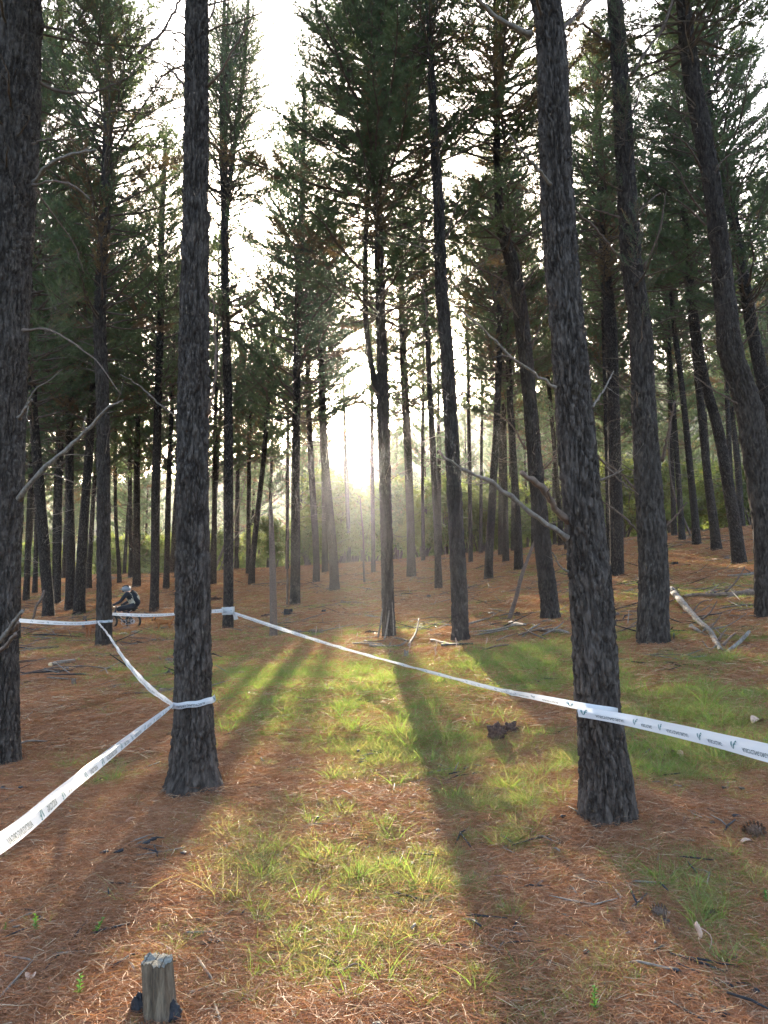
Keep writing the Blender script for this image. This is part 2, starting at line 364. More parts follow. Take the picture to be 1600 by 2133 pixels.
# ------------------------------------------------------------------ scatter: one object, instances picked by geometry nodes
def scatter(name, P, rot, scl, idx, meshes, kind='stuff', label=None):
    col = bpy.data.collections.new(name + '_sources')
    for k, me in enumerate(meshes):
        o = bpy.data.objects.new('%s_source_%02d' % (name, k), me); col.objects.link(o)
    me = bpy.data.meshes.new(name); me.vertices.add(len(P)); me.vertices.foreach_set('co', np.asarray(P, np.float32).ravel())
    a = me.attributes.new('rot', 'FLOAT_VECTOR', 'POINT'); a.data.foreach_set('vector', np.asarray(rot, np.float32).ravel())
    a = me.attributes.new('scl', 'FLOAT', 'POINT'); a.data.foreach_set('value', np.asarray(scl, np.float32))
    a = me.attributes.new('idx', 'INT', 'POINT'); a.data.foreach_set('value', np.asarray(idx, np.int32))
    ob = link(name, me); tag(ob, label, None, None, kind)
    ng = bpy.data.node_groups.new(name, 'GeometryNodeTree')
    ng.interface.new_socket('Geometry', in_out='INPUT', socket_type='NodeSocketGeometry')
    ng.interface.new_socket('Geometry', in_out='OUTPUT', socket_type='NodeSocketGeometry')
    N = ng.nodes.new; L = ng.links.new
    gi = N('NodeGroupInput'); go = N('NodeGroupOutput'); ip = N('GeometryNodeInstanceOnPoints'); ci = N('GeometryNodeCollectionInfo')
    ci.inputs['Collection'].default_value = col; ci.inputs['Separate Children'].default_value = True; ci.inputs['Reset Children'].default_value = True
    def na(nm, typ):
        n = N('GeometryNodeInputNamedAttribute'); n.data_type = typ; n.inputs[0].default_value = nm; return n.outputs[0]
    er = N('FunctionNodeEulerToRotation'); L(na('rot', 'FLOAT_VECTOR'), er.inputs[0])
    L(gi.outputs[0], ip.inputs['Points']); L(ci.outputs[0], ip.inputs['Instance']); ip.inputs['Pick Instance'].default_value = True
    L(na('idx', 'INT'), ip.inputs['Instance Index']); L(er.outputs[0], ip.inputs['Rotation']); L(na('scl', 'FLOAT'), ip.inputs['Scale'])
    L(ip.outputs[0], go.inputs[0])
    md = ob.modifiers.new('scatter', 'NODES'); md.node_group = ng
    return ob
def ground_rot(P, jit=.1):
    e = .15; gx = (terr(P[:, 0] + e, P[:, 1]) - terr(P[:, 0] - e, P[:, 1])) / (2 * e); gy = (terr(P[:, 0], P[:, 1] + e) - terr(P[:, 0], P[:, 1] - e)) / (2 * e)
    yaw = rng.uniform(0, 2 * math.pi, len(P))
    # tilt about world axes applied after the yaw
    out = np.zeros((len(P), 3))
    for k in range(len(P)):
        n = Vector((-gx[k] + rng.normal(0, jit), -gy[k] + rng.normal(0, jit), 1)).normalized()
        q = Vector((0, 0, 1)).rotation_difference(n)
        out[k] = (q.to_matrix() @ Matrix.Rotation(yaw[k], 3, 'Z')).to_euler()
    return out
def view_points(n, y0, y1, power=1.0, wide=1.12):
    t = rng.uniform(0, 1, n); Y = (y0**(2 - power) + t * (y1**(2 - power) - y0**(2 - power)))**(1 / (2 - power))
    X = rng.uniform(-1, 1, n) * (.56 * Y * wide + .5)
    return np.stack([X, Y, terr(X, Y)], -1)

def strips(N, base, dirs, length, width, curve, tint, brown, nseg=3):
    """N flat tapering blades: base (N,3), dirs (N,3) unit, droop along 'curve' (N,3)"""
    side = np.cross(dirs, rng.normal(size=(N, 3))); side /= np.linalg.norm(side, axis=1)[:, None] + 1e-9
    rows = []
    for k in range(nseg + 1):
        s = k / nseg; c = base + dirs * (length * s)[:, None] + curve * (length * s * s)[:, None]
        w = (width * (1 - s**1.5 * .85) * .5)[:, None]
        rows += [c - side * w, c + side * w]
    V = np.stack(rows, 1); K = 2 * (nseg + 1); b = np.arange(N)[:, None] * K
    Q = np.concatenate([b + np.array([[2 * k, 2 * k + 1, 2 * k + 3, 2 * k + 2]]) for k in range(nseg)], 0)
    return V.reshape(-1, 3), Q, np.repeat(tint, K), np.repeat(brown, K)
def grass_tuft(seed, nb, h, spread, wid, brown, lay=0.3):
    r = np.random.default_rng(seed)
    a = r.uniform(0, 2 * math.pi, nb); rr = spread * np.sqrt(r.uniform(0, 1, nb)) * .6
    base = np.stack([rr * np.cos(a), rr * np.sin(a), np.full(nb, -.01)], -1)
    lean = r.uniform(.05, lay + .5, nb); a2 = a + r.normal(0, .8, nb)
    d = np.stack([lean * np.cos(a2), lean * np.sin(a2), np.ones(nb)], -1); d /= np.linalg.norm(d, axis=1)[:, None]
    L = h * r.uniform(.4, 1.1, nb); cur = np.stack([np.cos(a2) * .45, np.sin(a2) * .45, -.35 * np.ones(nb)], -1) * r.uniform(.2, 1.2, nb)[:, None]
    V, Q, t, b = strips(nb, base, d, L, np.full(nb, wid) * r.uniform(.7, 1.3, nb), cur, r.uniform(0, 1, nb), (r.uniform(0, 1, nb) < brown) * r.uniform(.5, 1, nb))
    return mesh_np('grass_tuft', V, Q, None, [M['grass']], None, True, {'tint': t, 'brown': b})
def litter_patch(seed, nn, rad, wid, ln, up=.02):
    r = np.random.default_rng(seed); nb = nn
    a = r.uniform(0, 2 * math.pi, nb); rr = rad * np.sqrt(r.uniform(0, 1, nb))
    base = np.stack([rr * np.cos(a), rr * np.sin(a), r.uniform(0.002, up, nb)], -1)
    a2 = r.uniform(0, 2 * math.pi, nb)
    d = np.stack([np.cos(a2), np.sin(a2), r.normal(0.02, .13, nb)], -1); d /= np.linalg.norm(d, axis=1)[:, None]
    cur = np.stack([-np.sin(a2), np.cos(a2), np.zeros(nb)], -1) * r.normal(0, .25, nb)[:, None]; cur[:, 2] = -.08
    V, Q, t, b = strips(nb, base, d, ln * r.uniform(.5, 1.1, nb), np.full(nb, wid) * r.uniform(.7, 1.3, nb), cur, r.uniform(0, 1, nb)**1.3, (r.uniform(0, 1, nb) < .16) * r.uniform(.3, 1, nb), 2)
    return mesh_np('fallen_needles', V, Q, None, [M['litter']], None, True, {'tint': t, 'brown': b})
def build_cover():
    # fallen needles
    near = [litter_patch(100 + k, 1000, .36, .0021, .10) for k in range(5)]; mid = [litter_patch(120 + k, 900, .7, .005, .17, .03) for k in range(4)]
    P = view_points(3600, 2.2, 9, 0); P = P[rng.uniform(0, 1, len(P)) > grass_at(P) * .65 + bare_at(P) * .6]
    P2 = view_points(2600, 8, 22, 0); P2 = P2[rng.uniform(0, 1, len(P2)) > grass_at(P2) * .6]
    P3 = view_points(2600, 20, 52, 0)
    PP = np.vstack([P, P2, P3]); PP[:, 2] += .004
    idx = np.r_[rng.integers(0, 5, len(P)), 5 + rng.integers(0, 4, len(P2) + len(P3))]
    s = np.r_[rng.uniform(.8, 1.3, len(P)), rng.uniform(.8, 1.3, len(P2)), rng.uniform(1.4, 2.2, len(P3))]
    scatter('needle_litter', PP, ground_rot(PP, .03), s, idx, near + mid)
    # grass
    G = [grass_tuft(200 + k, 80, .085, .13, .003, .25, .7) for k in range(4)] + [grass_tuft(210 + k, 70, .12, .15, .003, .7, 1.2) for k in range(4)] \
        + [grass_tuft(220 + k, 26, .24, .07, .004, .1, .2) for k in range(2)] + [grass_tuft(230 + k, 70, .14, .28, .010, .3, .8) for k in range(3)] + [grass_tuft(240 + k, 34, .22, .12, .0028, 1.01, .8) for k in range(2)]
    A = view_points(60000, 2.3, 13, .35); g = grass_at(A); px, py = proj(A)
    A = A[keep := (rng.uniform(0, 1, len(A)) < np.clip(g * 1.15 - .18, .006, 1))]; g = g[keep]; py = py[keep]
    dryp = np.clip((py - 1400) / 450, .18, .5)
    r_ = rng.uniform(0, 1, len(A)); ia = np.where(r_ < dryp, 4 + rng.integers(0, 4, len(A)), rng.integers(0, 4, len(A)))
    ia = np.where((rng.uniform(0, 1, len(A)) < .035) & (g > .5), 8 + rng.integers(0, 2, len(A)), ia)
    sa = rng.uniform(.4, 1.25, len(A)) * (.5 + .6 * g) * np.clip(1.15 - (py - 1500) / 1200, .7, 1.2)
    S = view_points(9000, 2.3, 5.5, 0); sx, sy = proj(S); S = S[(sx > 60) & (sx < 560) & (sy > 1840) & (rng.uniform(0, 1, len(S)) < .003)]
    B = view_points(15000, 13, 34, 0); gb = grass_at(B); B = B[k2 := (rng.uniform(0, 1, len(B)) < gb * 1.3 - .12)]
    Cc = view_points(9000, 18, 54, 0); Cc = Cc[rng.uniform(0, 1, len(Cc)) < grass_at(Cc) * 1.6]
    PP = np.vstack([A, S, B, Cc]); ii = np.r_[ia, 13 + rng.integers(0, 2, len(S)), 10 + rng.integers(0, 3, len(B) + len(Cc))]; ss = np.r_[sa, rng.uniform(.8, 1.7, len(S)), rng.uniform(.5, 1.1, len(B)), rng.uniform(.8, 1.4, len(Cc))]
    scatter('grass', PP, ground_rot(PP, .08), ss, ii, G)
    # small sticks, bark flakes and cones lying about, too many to count
    src = []
    for k in range(6):
        mb = MB(); 
        for _ in range(5):
            a = rng.uniform(0, 6.28); L = rng.uniform(.08, .3); c = np.array([rng.uniform(-.2, .2), rng.uniform(-.2, .2), .012]); d = np.array([math.cos(a), math.sin(a), rng.normal(0, .08)])
            mb.tube([c - d * L / 2, c + [0, 0, .008], c + d * L / 2 + rng.normal(0, .01, 3)], [.004, .005, .002], 5, m=int(rng.integers(0, 2)))
        for _ in range(4):
            c = (rng.uniform(-.25, .25), rng.uniform(-.25, .25), .008); mb.lump(c, rng.uniform(.01, .03), rng.uniform(.01, .02), .006, k, .4, 7, 4, 1)
        src.append(mb.mesh('ground_debris', [M['dead'], M['char']]))
    for k in range(5):
        mb = MB()
        for _ in range(7):
            a = rng.uniform(0, 6.28); L = rng.uniform(.3, 1.3); c = np.array([rng.uniform(-.6, .6), rng.uniform(-.5, .5), .03]); d = np.array([math.cos(a), math.sin(a), rng.normal(0.05, .12)])
            mb.tube([c - d * L / 2, c + rng.normal(0, .03, 3), c + d * L / 2 + rng.normal(0, .05, 3)], [.008, .013, .004], 5, m=int(rng.integers(0, 3)))
        for _ in range(1 if k % 2 else 0):
            c = (rng.uniform(-.7, .7), rng.uniform(-.7, .7), .03); mb.lump(c, rng.uniform(.05, .13), rng.uniform(.05, .09), rng.uniform(.03, .07), k, .5, 9, 6, int(rng.integers(1, 3)))
        src.append(mb.mesh('ground_debris', [M['dead'], M['char'], M['deadbrown']]))
    D2 = view_points(1600, 9, 54, 0); dx, dy = proj(D2); D2 = D2[(dy < 1325) | ((dx < 380) & (dy < 1450)) | (dx > 1330)]; D = np.vstack([view_points(600, 2.5, 12, .4), D2])
    scatter('forest_debris', D, ground_rot(D, .05), rng.uniform(.6, 1.4, len(D)), np.r_[rng.integers(0, 6, 600), 6 + rng.integers(0, 5, len(D2))], src)
build_cover()
# ------------------------------------------------------------------ trees
_NT = np.random.default_rng(5).uniform(-1, 1, 8192)
def vn3(x, y, z):                        # smooth value noise
    xi, yi, zi = np.floor(x).astype(np.int64), np.floor(y).astype(np.int64), np.floor(z).astype(np.int64)
    fx, fy, fz = x - xi, y - yi, z - zi; fx, fy, fz = [f * f * (3 - 2 * f) for f in (fx, fy, fz)]
    def h(a, b, c): return _NT[(a * 73856093 ^ b * 19349663 ^ c * 83492791) & 8191]
    def lx(b, c): return h(xi, b, c) * (1 - fx) + h(xi + 1, b, c) * fx
    def ly(c): return lx(yi, c) * (1 - fy) + lx(yi + 1, c) * fy
    return ly(zi) * (1 - fz) + ly(zi + 1) * fz
def fbm3(x, y, z, o=3, g=.5):
    s = 0; a = 1
    for k in range(o): s = s + a * vn3(x, y, z); x, y, z = x * 2.03 + 7.1, y * 2.03 + 3.3, z * 2.03 + 1.7; a *= g
    return s
def bark_height(arc, z, circ, cw, ch, seed, X, Y):
    """plates with sunken joints; arc is periodic with length circ"""
    nc = max(5, int(round(circ / cw))); cw = circ / nc
    r = np.random.default_rng(seed); NZ = 512
    jx = r.uniform(.0, 1., (nc, NZ)); jz = r.uniform(.0, 1., (nc, NZ)); ph = r.uniform(0, 1, (nc, NZ))
    a = arc + cw * (.55 * fbm3(X / .05, Y / .05, z / .12 + seed, 3, .6))
    b = z + ch * .35 * fbm3(X / .04 + 9, Y / .04, z / .07 + seed, 3, .6)
    u = a / cw; v = b / ch
    iu = np.floor(u).astype(int)
    F1 = np.full(u.shape, 9.); F2 = F1.copy(); H = np.zeros(u.shape)
    for di in (-1, 0, 1):
        ci = iu + di; cm = ci % nc; off = (cm % 2) * .5
        iv = np.floor(v + off).astype(int)
        for dj in (-1, 0, 1):
            cj = iv + dj; jm = cj % NZ
            d = np.hypot((ci + jx[cm, jm] - u), (cj + jz[cm, jm] - off - v) * 1.0)
            new = d < F1
            F2 = np.where(new, F1, np.minimum(F2, d)); H = np.where(new, ph[cm, jm], H); F1 = np.where(new, d, F1)
    e = smooth(F2 - F1, .0, .27)
    e = 1 - (1 - e) * smooth(fbm3(X / .09, Y / .09, z / .3 + 3 * seed, 2), -.75, .1)        # joints fade out here and there
    rid = smooth(np.abs(fbm3(X / .045 + 5, Y / .045, z / .26 - seed, 3, .55)), .0, .2)          # long upright fissures
    e = np.minimum(e, rid)
    return e * (.6 + .5 * H) - .75, e
def build_trunk(P, rad, seg, ring, parent, mat, disp=0.0, flare=0.0, seed=0, dense_to=None, name='trunk', lumps=True):
    P = np.asarray(P, float); rad = np.asarray(rad, float)
    Pf, rf = resample(P, rad, 400); L = np.r_[0, np.cumsum(np.linalg.norm(np.diff(Pf, axis=0), axis=1))]
    if dense_to:                                        # most rings where the bark can be seen
        n1 = int(ring * .93); t = np.r_[np.linspace(0, dense_to, n1), np.linspace(dense_to, L[-1], ring - n1 + 1)[1:]]
    else: t = np.linspace(0, L[-1], ring)
    Pt = np.stack([np.interp(t, L, Pf[:, k]) for k in range(3)], -1); rt = np.interp(t, L, rf)
    a = np.linspace(0, 2 * math.pi, seg, endpoint=False) + math.pi / 2
    A, T = np.meshgrid(a, t); hgt = Pt[:, 2] - P[0, 2]
    rr = rt[:, None] * np.ones((1, seg))
    if flare: rr = rr * (1 + flare * np.exp(-np.clip(hgt - .33, 0, None) / .17)[:, None] * (1 + .55 * np.sin(A * 3 + seed) + .3 * np.sin(A * 5 + 2 * seed)))
    rr = rr * (1 + .025 * np.sin(A * 2 + T * .8 + seed) + .02 * np.sin(A * 3 - T * 1.7))
    if lumps:
        for k in range(int(L[-1] / 1.1)):
            zz = rng.uniform(.6, L[-1]); aa = rng.uniform(0, 6.28)
            rr = rr * (1 + .14 * np.exp(-(((T - zz) / .09)**2 + (((A - aa + math.pi) % (2 * math.pi) - math.pi) / .35)**2)))
    circ = 2 * math.pi * float(rt[len(rt) // 3]); arc = (A - math.pi / 2) / (2 * math.pi) * circ
    plate = None
    if disp:
        BX, BY = rt[:, None] * np.cos(A), rt[:, None] * np.sin(A)
        h, e = bark_height(arc, T + seed * 3.7, circ, .038 if seg > 100 else .05, .12 if seg > 100 else .18, seed, BX, BY)
        fine = fbm3(BX / .012, BY / .012, T / .03, 2, .6)
        h = h + .16 * fine + .12 * fbm3(BX / .03, BY / .03, T / .05, 2); plate = np.append(np.clip(e * (.85 + .25 * fine), 0, 1).ravel(), 1); fine = 0
        rr = rr + disp * (h + fine * .5)
    V = Pt[:, None] + np.stack([rr * np.cos(A), rr * np.sin(A), np.zeros_like(A)], -1)
    V = V.reshape(-1, 3) - np.array(parent.location)
    i, j = np.meshgrid(np.arange(len(t) - 1), np.arange(seg), indexing='ij'); j2 = (j + 1) % seg
    Q = np.stack([i * seg + j, i * seg + j2, (i + 1) * seg + j2, (i + 1) * seg + j], -1).reshape(-1, 4)
    V = np.vstack([V, Pt[-1] - np.array(parent.location)]); k = np.arange(seg); e0 = (len(t) - 1) * seg
    Tt = np.stack([np.full(seg, len(V) - 1), e0 + k, e0 + (k + 1) % seg], -1)
    uv = np.vstack([np.stack([arc, T], -1).reshape(-1, 2), [0, 0]])
    uv[:, 0] += seed * 1.37
    return link(name, mesh_np(name, V, Q, Tt, [mat], None, True, {'plate': plate} if plate is not None else None, uv), parent)

def orth(d):
    s = np.cross(d, [0, 0, 1.]); s /= np.linalg.norm(s, axis=1)[:, None] + 1e-9
    return s, np.cross(s, d)
def gen_crown(seed, H=14., Rad=2.3, lvl=.42, twig=.12, tuft=.075, nn=8, nl=.14, nw=.012, sparse=0.0, brown=.06, peak=.3, wood=5, name='crown'):
    """needle-bearing branches from the foot of the crown (z=0) to its tip (z=H)"""
    r = np.random.default_rng(seed); mb = MB(); TP = []; TD = []; TB = []
    z = 0.0
    while z < H - .25:
        t = z / H
        prof = (min(1, (t / peak)**.6) if t < peak else (1 - ((t - peak) / (1 - peak))**1.35)) * .92 + .08
        if t < .12: prof = .8
        nb = int(r.integers(3, 6)); a0 = r.uniform(0, 6.28)
        for k in range(nb):
            if r.uniform() < sparse * .5 or (t < .2 and r.uniform() < .35): continue
            L = Rad * prof * r.uniform(.55, 1.2); az = a0 + k * 6.28 / nb + r.normal(0, .3)
            el = R(8 + 45 * t + r.normal(0, 9)); d = np.array([math.cos(az) * math.cos(el), math.sin(az) * math.cos(el), math.sin(el)])
            m = 7; s = np.linspace(0, 1, m)[:, None]
            B = np.array([0, 0, z + r.uniform(-.12, .12)]) + d * L * s + np.array([0, 0, 1]) * (.28 * L * s**2) + np.cumsum(r.normal(0, .02 * L, (m, 3)), 0) * (s > 0)
            mb.tube(B, np.linspace(.014 + .011 * L, .004, m), wood if wood > 3 else 3, m=1, cap=False)
            br = r.uniform() < brown * (2.2 if t < .35 else .6)
            nt = int(L / twig); ts = np.linspace(.22 if t > .25 else .4, 1, max(nt, 2)) + r.normal(0, .02, max(nt, 2))
            for q, tt in enumerate(np.clip(ts, 0, 1)):
                if r.uniform() < sparse: continue
                f = tt * (m - 1); i0 = min(int(f), m - 2); p = B[i0] * (1 - f + i0) + B[i0 + 1] * (f - i0)
                bd = B[i0 + 1] - B[i0]; bd /= np.linalg.norm(bd)
                sd = np.cross(bd, [0, 0, 1]) * (1 if q % 2 else -1) * r.uniform(.3, 1.1)
                dd = bd * r.uniform(.6, 1.1) + sd + np.array([0, 0, r.normal(.28, .25)]); dd /= np.linalg.norm(dd)
                tl = r.uniform(.22, .6) * (1.15 - .5 * tt) * min(1.0, L / 1.2 + .3)
                e = p + dd * tl + np.array([0, 0, .12 * tl]); mid = (p + e) / 2 + r.normal(0, .02, 3)
                if wood > 3: mb.tube([p, mid, e], [.005, .004, .002], 3, m=1, cap=False)
                n_t = max(2, int(tl * .75 / tuft))
                for w in np.linspace(.3, 1, n_t):
                    TP.append(p + (e - p) * w + r.normal(0, .012, 3)); TD.append(dd + r.normal(0, .15, 3)); TB.append(1.0 if br else (r.uniform() < .04) * .7)
        z += lvl * r.uniform(.6, 1.4)
    TP = np.array(TP); TD = np.array(TD); TD /= np.linalg.norm(TD, axis=1)[:, None]; TB = np.array(TB, float); n = len(TP)
    S, U = orth(TD); P = np.repeat(TP, nn, 0); a = r.uniform(0, 6.28, n * nn); op = r.uniform(.25, 1.05, n * nn)
    D = np.repeat(TD, nn, 0) + (np.repeat(S, nn, 0) * np.cos(a)[:, None] + np.repeat(U, nn, 0) * np.sin(a)[:, None]) * op[:, None]
    D /= np.linalg.norm(D, axis=1)[:, None]; Ln = nl * r.uniform(.7, 1.2, n * nn)
    W = np.cross(D, r.normal(size=D.shape)); W /= np.linalg.norm(W, axis=1)[:, None]; W *= nw / 2
    V = np.stack([P - W, P + W, P + D * Ln[:, None]], 1).reshape(-1, 3)
    T = np.arange(len(V)).reshape(-1, 3)
    wv = np.vstack(mb.V); wq = np.vstack(mb.Q)
    tint = np.repeat(np.repeat(np.clip(r.normal(.45, .3, n), 0, 1), nn), 3); bb = np.repeat(np.repeat(TB, nn), 3)
    me = mesh_np(name, np.vstack([V, wv]), wq + len(V), T, [M['needle'], M['twig']], np.r_[np.ones(len(wq)), np.zeros(len(T))], False,
                 {'tint': np.r_[tint, np.zeros(len(wv))], 'brown': np.r_[bb, np.zeros(len(wv))]})
    return me, len(T) + 2 * len(wq)
def gen_dead(seed, H=6., r0=.14, n=26, L0=(.3, 1.5), fine=True):
    r = np.random.default_rng(seed); mb = MB()
    for k in range(n):
        z = r.uniform(0, H); az = r.uniform(0, 6.28); el = R(r.normal(20, 18)); L = r.uniform(*L0) * (.5 + .7 * z / H)
        d = np.array([math.cos(az) * math.cos(el), math.sin(az) * math.cos(el), math.sin(el)]); m = 6; s = np.linspace(0, 1, m)[:, None]
        P = np.array([math.cos(az) * r0 * .7, math.sin(az) * r0 * .7, z]) + d * L * s + np.array([0, 0, 1]) * L * (r.normal(.05, .22)) * s**2 + np.cumsum(r.normal(0, .025 * L, (m, 3)), 0) * (s > 0)
        mb.tube(P, np.linspace(.006 + .006 * L, .002, m), 4, m=0, cap=False)
        if fine:
            for q in range(int(L * 4)):
                i = int(r.integers(1, m - 1)); dd = d + r.normal(0, .7, 3); dd /= np.linalg.norm(dd); l2 = r.uniform(.12, .45) * min(1, L)
                mb.tube([P[i], P[i] + dd * l2 * .5 + r.normal(0, .02, 3), P[i] + dd * l2 + r.normal(0, .04, 3)], [.004, .003, .0015], 3, m=0, cap=False)
    return mb.mesh('dead_twigs', M['twigpale'] if r.uniform() < .5 else M['twig'])
M['twigpale'] = simple('grey_twig', (.22, .18, .15), .9, .3, 10)
CROWN = {}; TRI = 0
for k in range(5): CROWN['n%d' % k], q = gen_crown(300 + k, 13 + k % 2, 2.7, nn=13, nw=.018, brown=(.03, .08, .04, .22, .06)[k], lvl=.37, twig=.09, tuft=.058); TRI += q
for k in range(2): CROWN['s%d' % k], q = gen_crown(320 + k, 14, 2.5, nn=10, nw=.018, sparse=.25, lvl=.5, twig=.13, tuft=.07, brown=.03, peak=.5); TRI += q
for k in range(4): CROWN['f%d' % k], q = gen_crown(340 + k, 13, 2.7, nn=11, nw=.038, nl=.2, lvl=.42, twig=.14, tuft=.1, wood=3, brown=(.03, .08, .03, .06)[k]); TRI += q
CROWN['low'], q = gen_crown(360, 4.5, 1.9, nn=9, nw=.011, nl=.16, lvl=.45, twig=.12, tuft=.07, brown=.15, peak=.5); TRI += q
print('crown tris', TRI)
CROWNH = {'n0': 13, 'n1': 14, 'n2': 13, 'n3': 14, 'n4': 13, 's0': 14, 's1': 14, 'f0': 13, 'f1': 13, 'f2': 13, 'f3': 13, 'low': 4.5}
DEAD = [gen_dead(400 + k) for k in range(5)]
def point_at(P, z):
    z = np.clip(z, P[0][2], P[-1][2]); return np.array([np.interp(z, P[:, 2], P[:, k]) for k in range(3)])
def along(P, z0, z1):
    a, b = point_at(P, z0), point_at(P, z1); return a, Vector(b - a).normalized()
def add_crown(root, P, key, z0, z1, wide=1.0, name='crown'):
    a, d = along(P, z0, z1); o = link(name, CROWN[key], root); s = (z1 - z0) / CROWNH[key]
    o.location = Vector(a) - Vector(root.location); q = Vector((0, 0, 1)).rotation_difference(d)
    o.rotation_euler = (q.to_matrix() @ Matrix.Rotation(random.uniform(0, 6.28), 3, 'Z')).to_euler(); o.scale = (wide, wide, s)
    if name == 'crown' and (key[0] != 'f' or random.random() < .45):
        o2 = o.copy(); o2.name = 'crown'; C.objects.link(o2); o2.data = CROWN['s0' if key[0] != 'f' else 'f1']; s = (z1 - z0) / CROWNH['s0' if key[0] != 'f' else 'f1']; o2.rotation_euler = (q.to_matrix() @ Matrix.Rotation(random.uniform(0, 6.28), 3, 'Z')).to_euler(); o2.scale = (wide * .93, wide * .93, s * .97)
    return o
def add_dead(root, P, z0, z1, rad=.15):
    z = z0
    while z < z1 - 1:
        a, d = along(P, z, min(z + 5, P[-1][2])); o = link('dead_twigs', random.choice(DEAD), root); o['kind'] = 'stuff'
        o.location = Vector(a) - Vector(root.location); q = Vector((0, 0, 1)).rotation_difference(d)
        o.rotation_euler = (q.to_matrix() @ Matrix.Rotation(random.uniform(0, 6.28), 3, 'Z')).to_euler(); s = rad / .15; o.scale = (max(.7, s), max(.7, s), min(1.0, (z1 - z) / 6)); z += 6
def pix_branch(root, pts, Y, w0, w1, mat, dy=0.0, n=18, name='branch', label=None):
    k = len(pts); Ys = Y + np.linspace(0, dy, k)
    P = np.array([pix(a, b, y) for (a, b), y in zip(pts, Ys)]); z = float(zc(P[0]))
    P2, w2 = resample(P, np.linspace(w0, w1, k) * .41 * z / FPX, n); L_ = np.linalg.norm(P2[-1] - P2[0])
    P2[1:-1] += rng.normal(0, .006, (n - 2, 3)) * min(1, L_); w2 = w2 * (1 + .18 * rng.uniform(-1, 1, n)); w2[0] *= 1.35
    mb = MB(); mb.tube(P2, w2, 8, jit=.12)
    for q_ in range(int(L_ * 3) if w0 > 4 else 1):
        i_ = int(rng.integers(n // 4, n - 1)); dd = (P2[i_ + 1] - P2[i_]) / (np.linalg.norm(P2[i_ + 1] - P2[i_]) + 1e-9) + rng.normal(0, .6, 3); dd /= np.linalg.norm(dd); l2 = rng.uniform(.06, .28)
        mb.tube([P2[i_], P2[i_] + dd * l2 * .5 + rng.normal(0, .01, 3), P2[i_] + dd * l2 + rng.normal(0, .03, 3)], [w2[i_] * .45, w2[i_] * .25, .001], 4)
    o = mb.obj(name, mat, root)
    if label: o['label'] = label
    return o
TREES = {}
def pine(key, base, pts, w0, label, top=21., crown=None, cz=None, wide=1.0, tier=2, dead=(2.5, 9), group=None, far=False, D=None, cat='pine tree', forks=None, mat=None, wtop=None):
    """base and pts are pixels measured on the photo from the foot upward: (x, y, width)"""
    b = at(*base) if D is None else None
    if D is not None:
        q = pix(base[0], base[1], D); b = np.array([q[0], q[1], tz(q[0], q[1])])
    Y = b[1]; root = empty('pine_tree', b, label, cat, group); z = float(zc(b))
    P = [b + [0, 0, -.35], b]; r0 = w0 * .5 * z / FPX; W = [r0, r0]
    for p in pts:
        q = pix(p[0], p[1], Y); P.append(q); W.append((p[2] if len(p) > 2 else w0) * .5 * float(zc(q)) / FPX if len(p) > 2 else None)
    P = np.array(P)
    idx = [i for i, w in enumerate(W) if w is not None]; W = np.interp(np.arange(len(P)), idx, [W[i] for i in idx])
    # carry on above the frame or the last measured point
    zt = b[2] + top
    if P[-1][2] < zt - .5:
        d = P[-1] - P[-2]; d = d / d[2]; d = d * .5 + np.array([0, 0, .5]); ext = zt - P[-1][2]
        P = np.vstack([P, P[-1] + d * ext * .5, P[-1] + d * ext * .5 + np.array([d[0] * .3, 0, 1]) * ext * .5]); W = np.r_[W, W[-1] * .6, .02]
    mt = mat or M['bark' if tier < 2 else 'bark_far']
    if tier == 0: build_trunk(P, W, 150, 640, root, mt, .025, .45 if key == 'A' else .15, len(TREES) + 1, dense_to=9.0)
    elif tier == 1: build_trunk(P, W, 72, 330, root, mt, .034, .15, len(TREES) + 1, dense_to=16)
    else: build_trunk(P, W, 14 if not far else 8, 46 if not far else 14, root, mt, 0, .25, len(TREES) + 1)
    if crown:
        c0, c1 = cz; add_crown(root, P, crown, b[2] + c0, b[2] + c1, wide)
    if dead: add_dead(root, P, b[2] + dead[0], b[2] + dead[1], W[1])
    if forks:
        for f in forks:
            F = np.array([pix(a, c, Y) for a, c, w in f]); fw = np.array([w * .5 * float(zc(q)) / FPX for (a, c, w), q in zip(f, F)])
            if F[-1][2] < zt - 1: F = np.vstack([F, F[-1] + (F[-1] - F[-2]) / (F[-1] - F[-2])[2] * (zt - F[-1][2])]); fw = np.r_[fw, .015]
            build_trunk(F, fw, 14, 40, root, mt, 0, 0, 3, name='stem')
            if crown: add_crown(root, F, crown, max(F[0][2] + 1, b[2] + cz[0]), F[-1][2] + .2, wide * .8)
    TREES[key] = (root, P, Y); return root

G = None
# nearest trees
pine('L', (-22,1590), [(-15,1480,98),(-12,1300,92),(-2,1000,96),(2,800,94),(10,600,100),(18,400,104),(24,200,106),(28,0,106)], 104, 'thick rough-barked pine cut by the left edge with grey dead limbs', 22, 'n0', (9.5, 22), 1.3, 0, dead=(6, 9))
pine('A', (403,1642), [(403,1560,86),(403,1470,78),(402,1200,72),(400,1000,66),(403,800,64),(406,600,57),(408,400,50),(409,180,48),(410,0,46)], 90, 'straight thick pine with white tape tied round its trunk and flared roots', 21, 'n1', (9, 21), 1.2, 0, dead=(6, 9))
pine('R', (1266,1706), [(1262,1620,104),(1248,1490,90),(1235,1300,90),(1222,1150,84),(1212,1050,82),(1188,750,74),(1180,650,70),(1160,400,67),(1152,200,62),(1145,60,56),(1136,0,56)], 108, 'leaning thick pine in front with two tapes crossing it and pale broken limbs', 21, 'n2', (8.5, 21), 1.2, 0, dead=(6, 9))
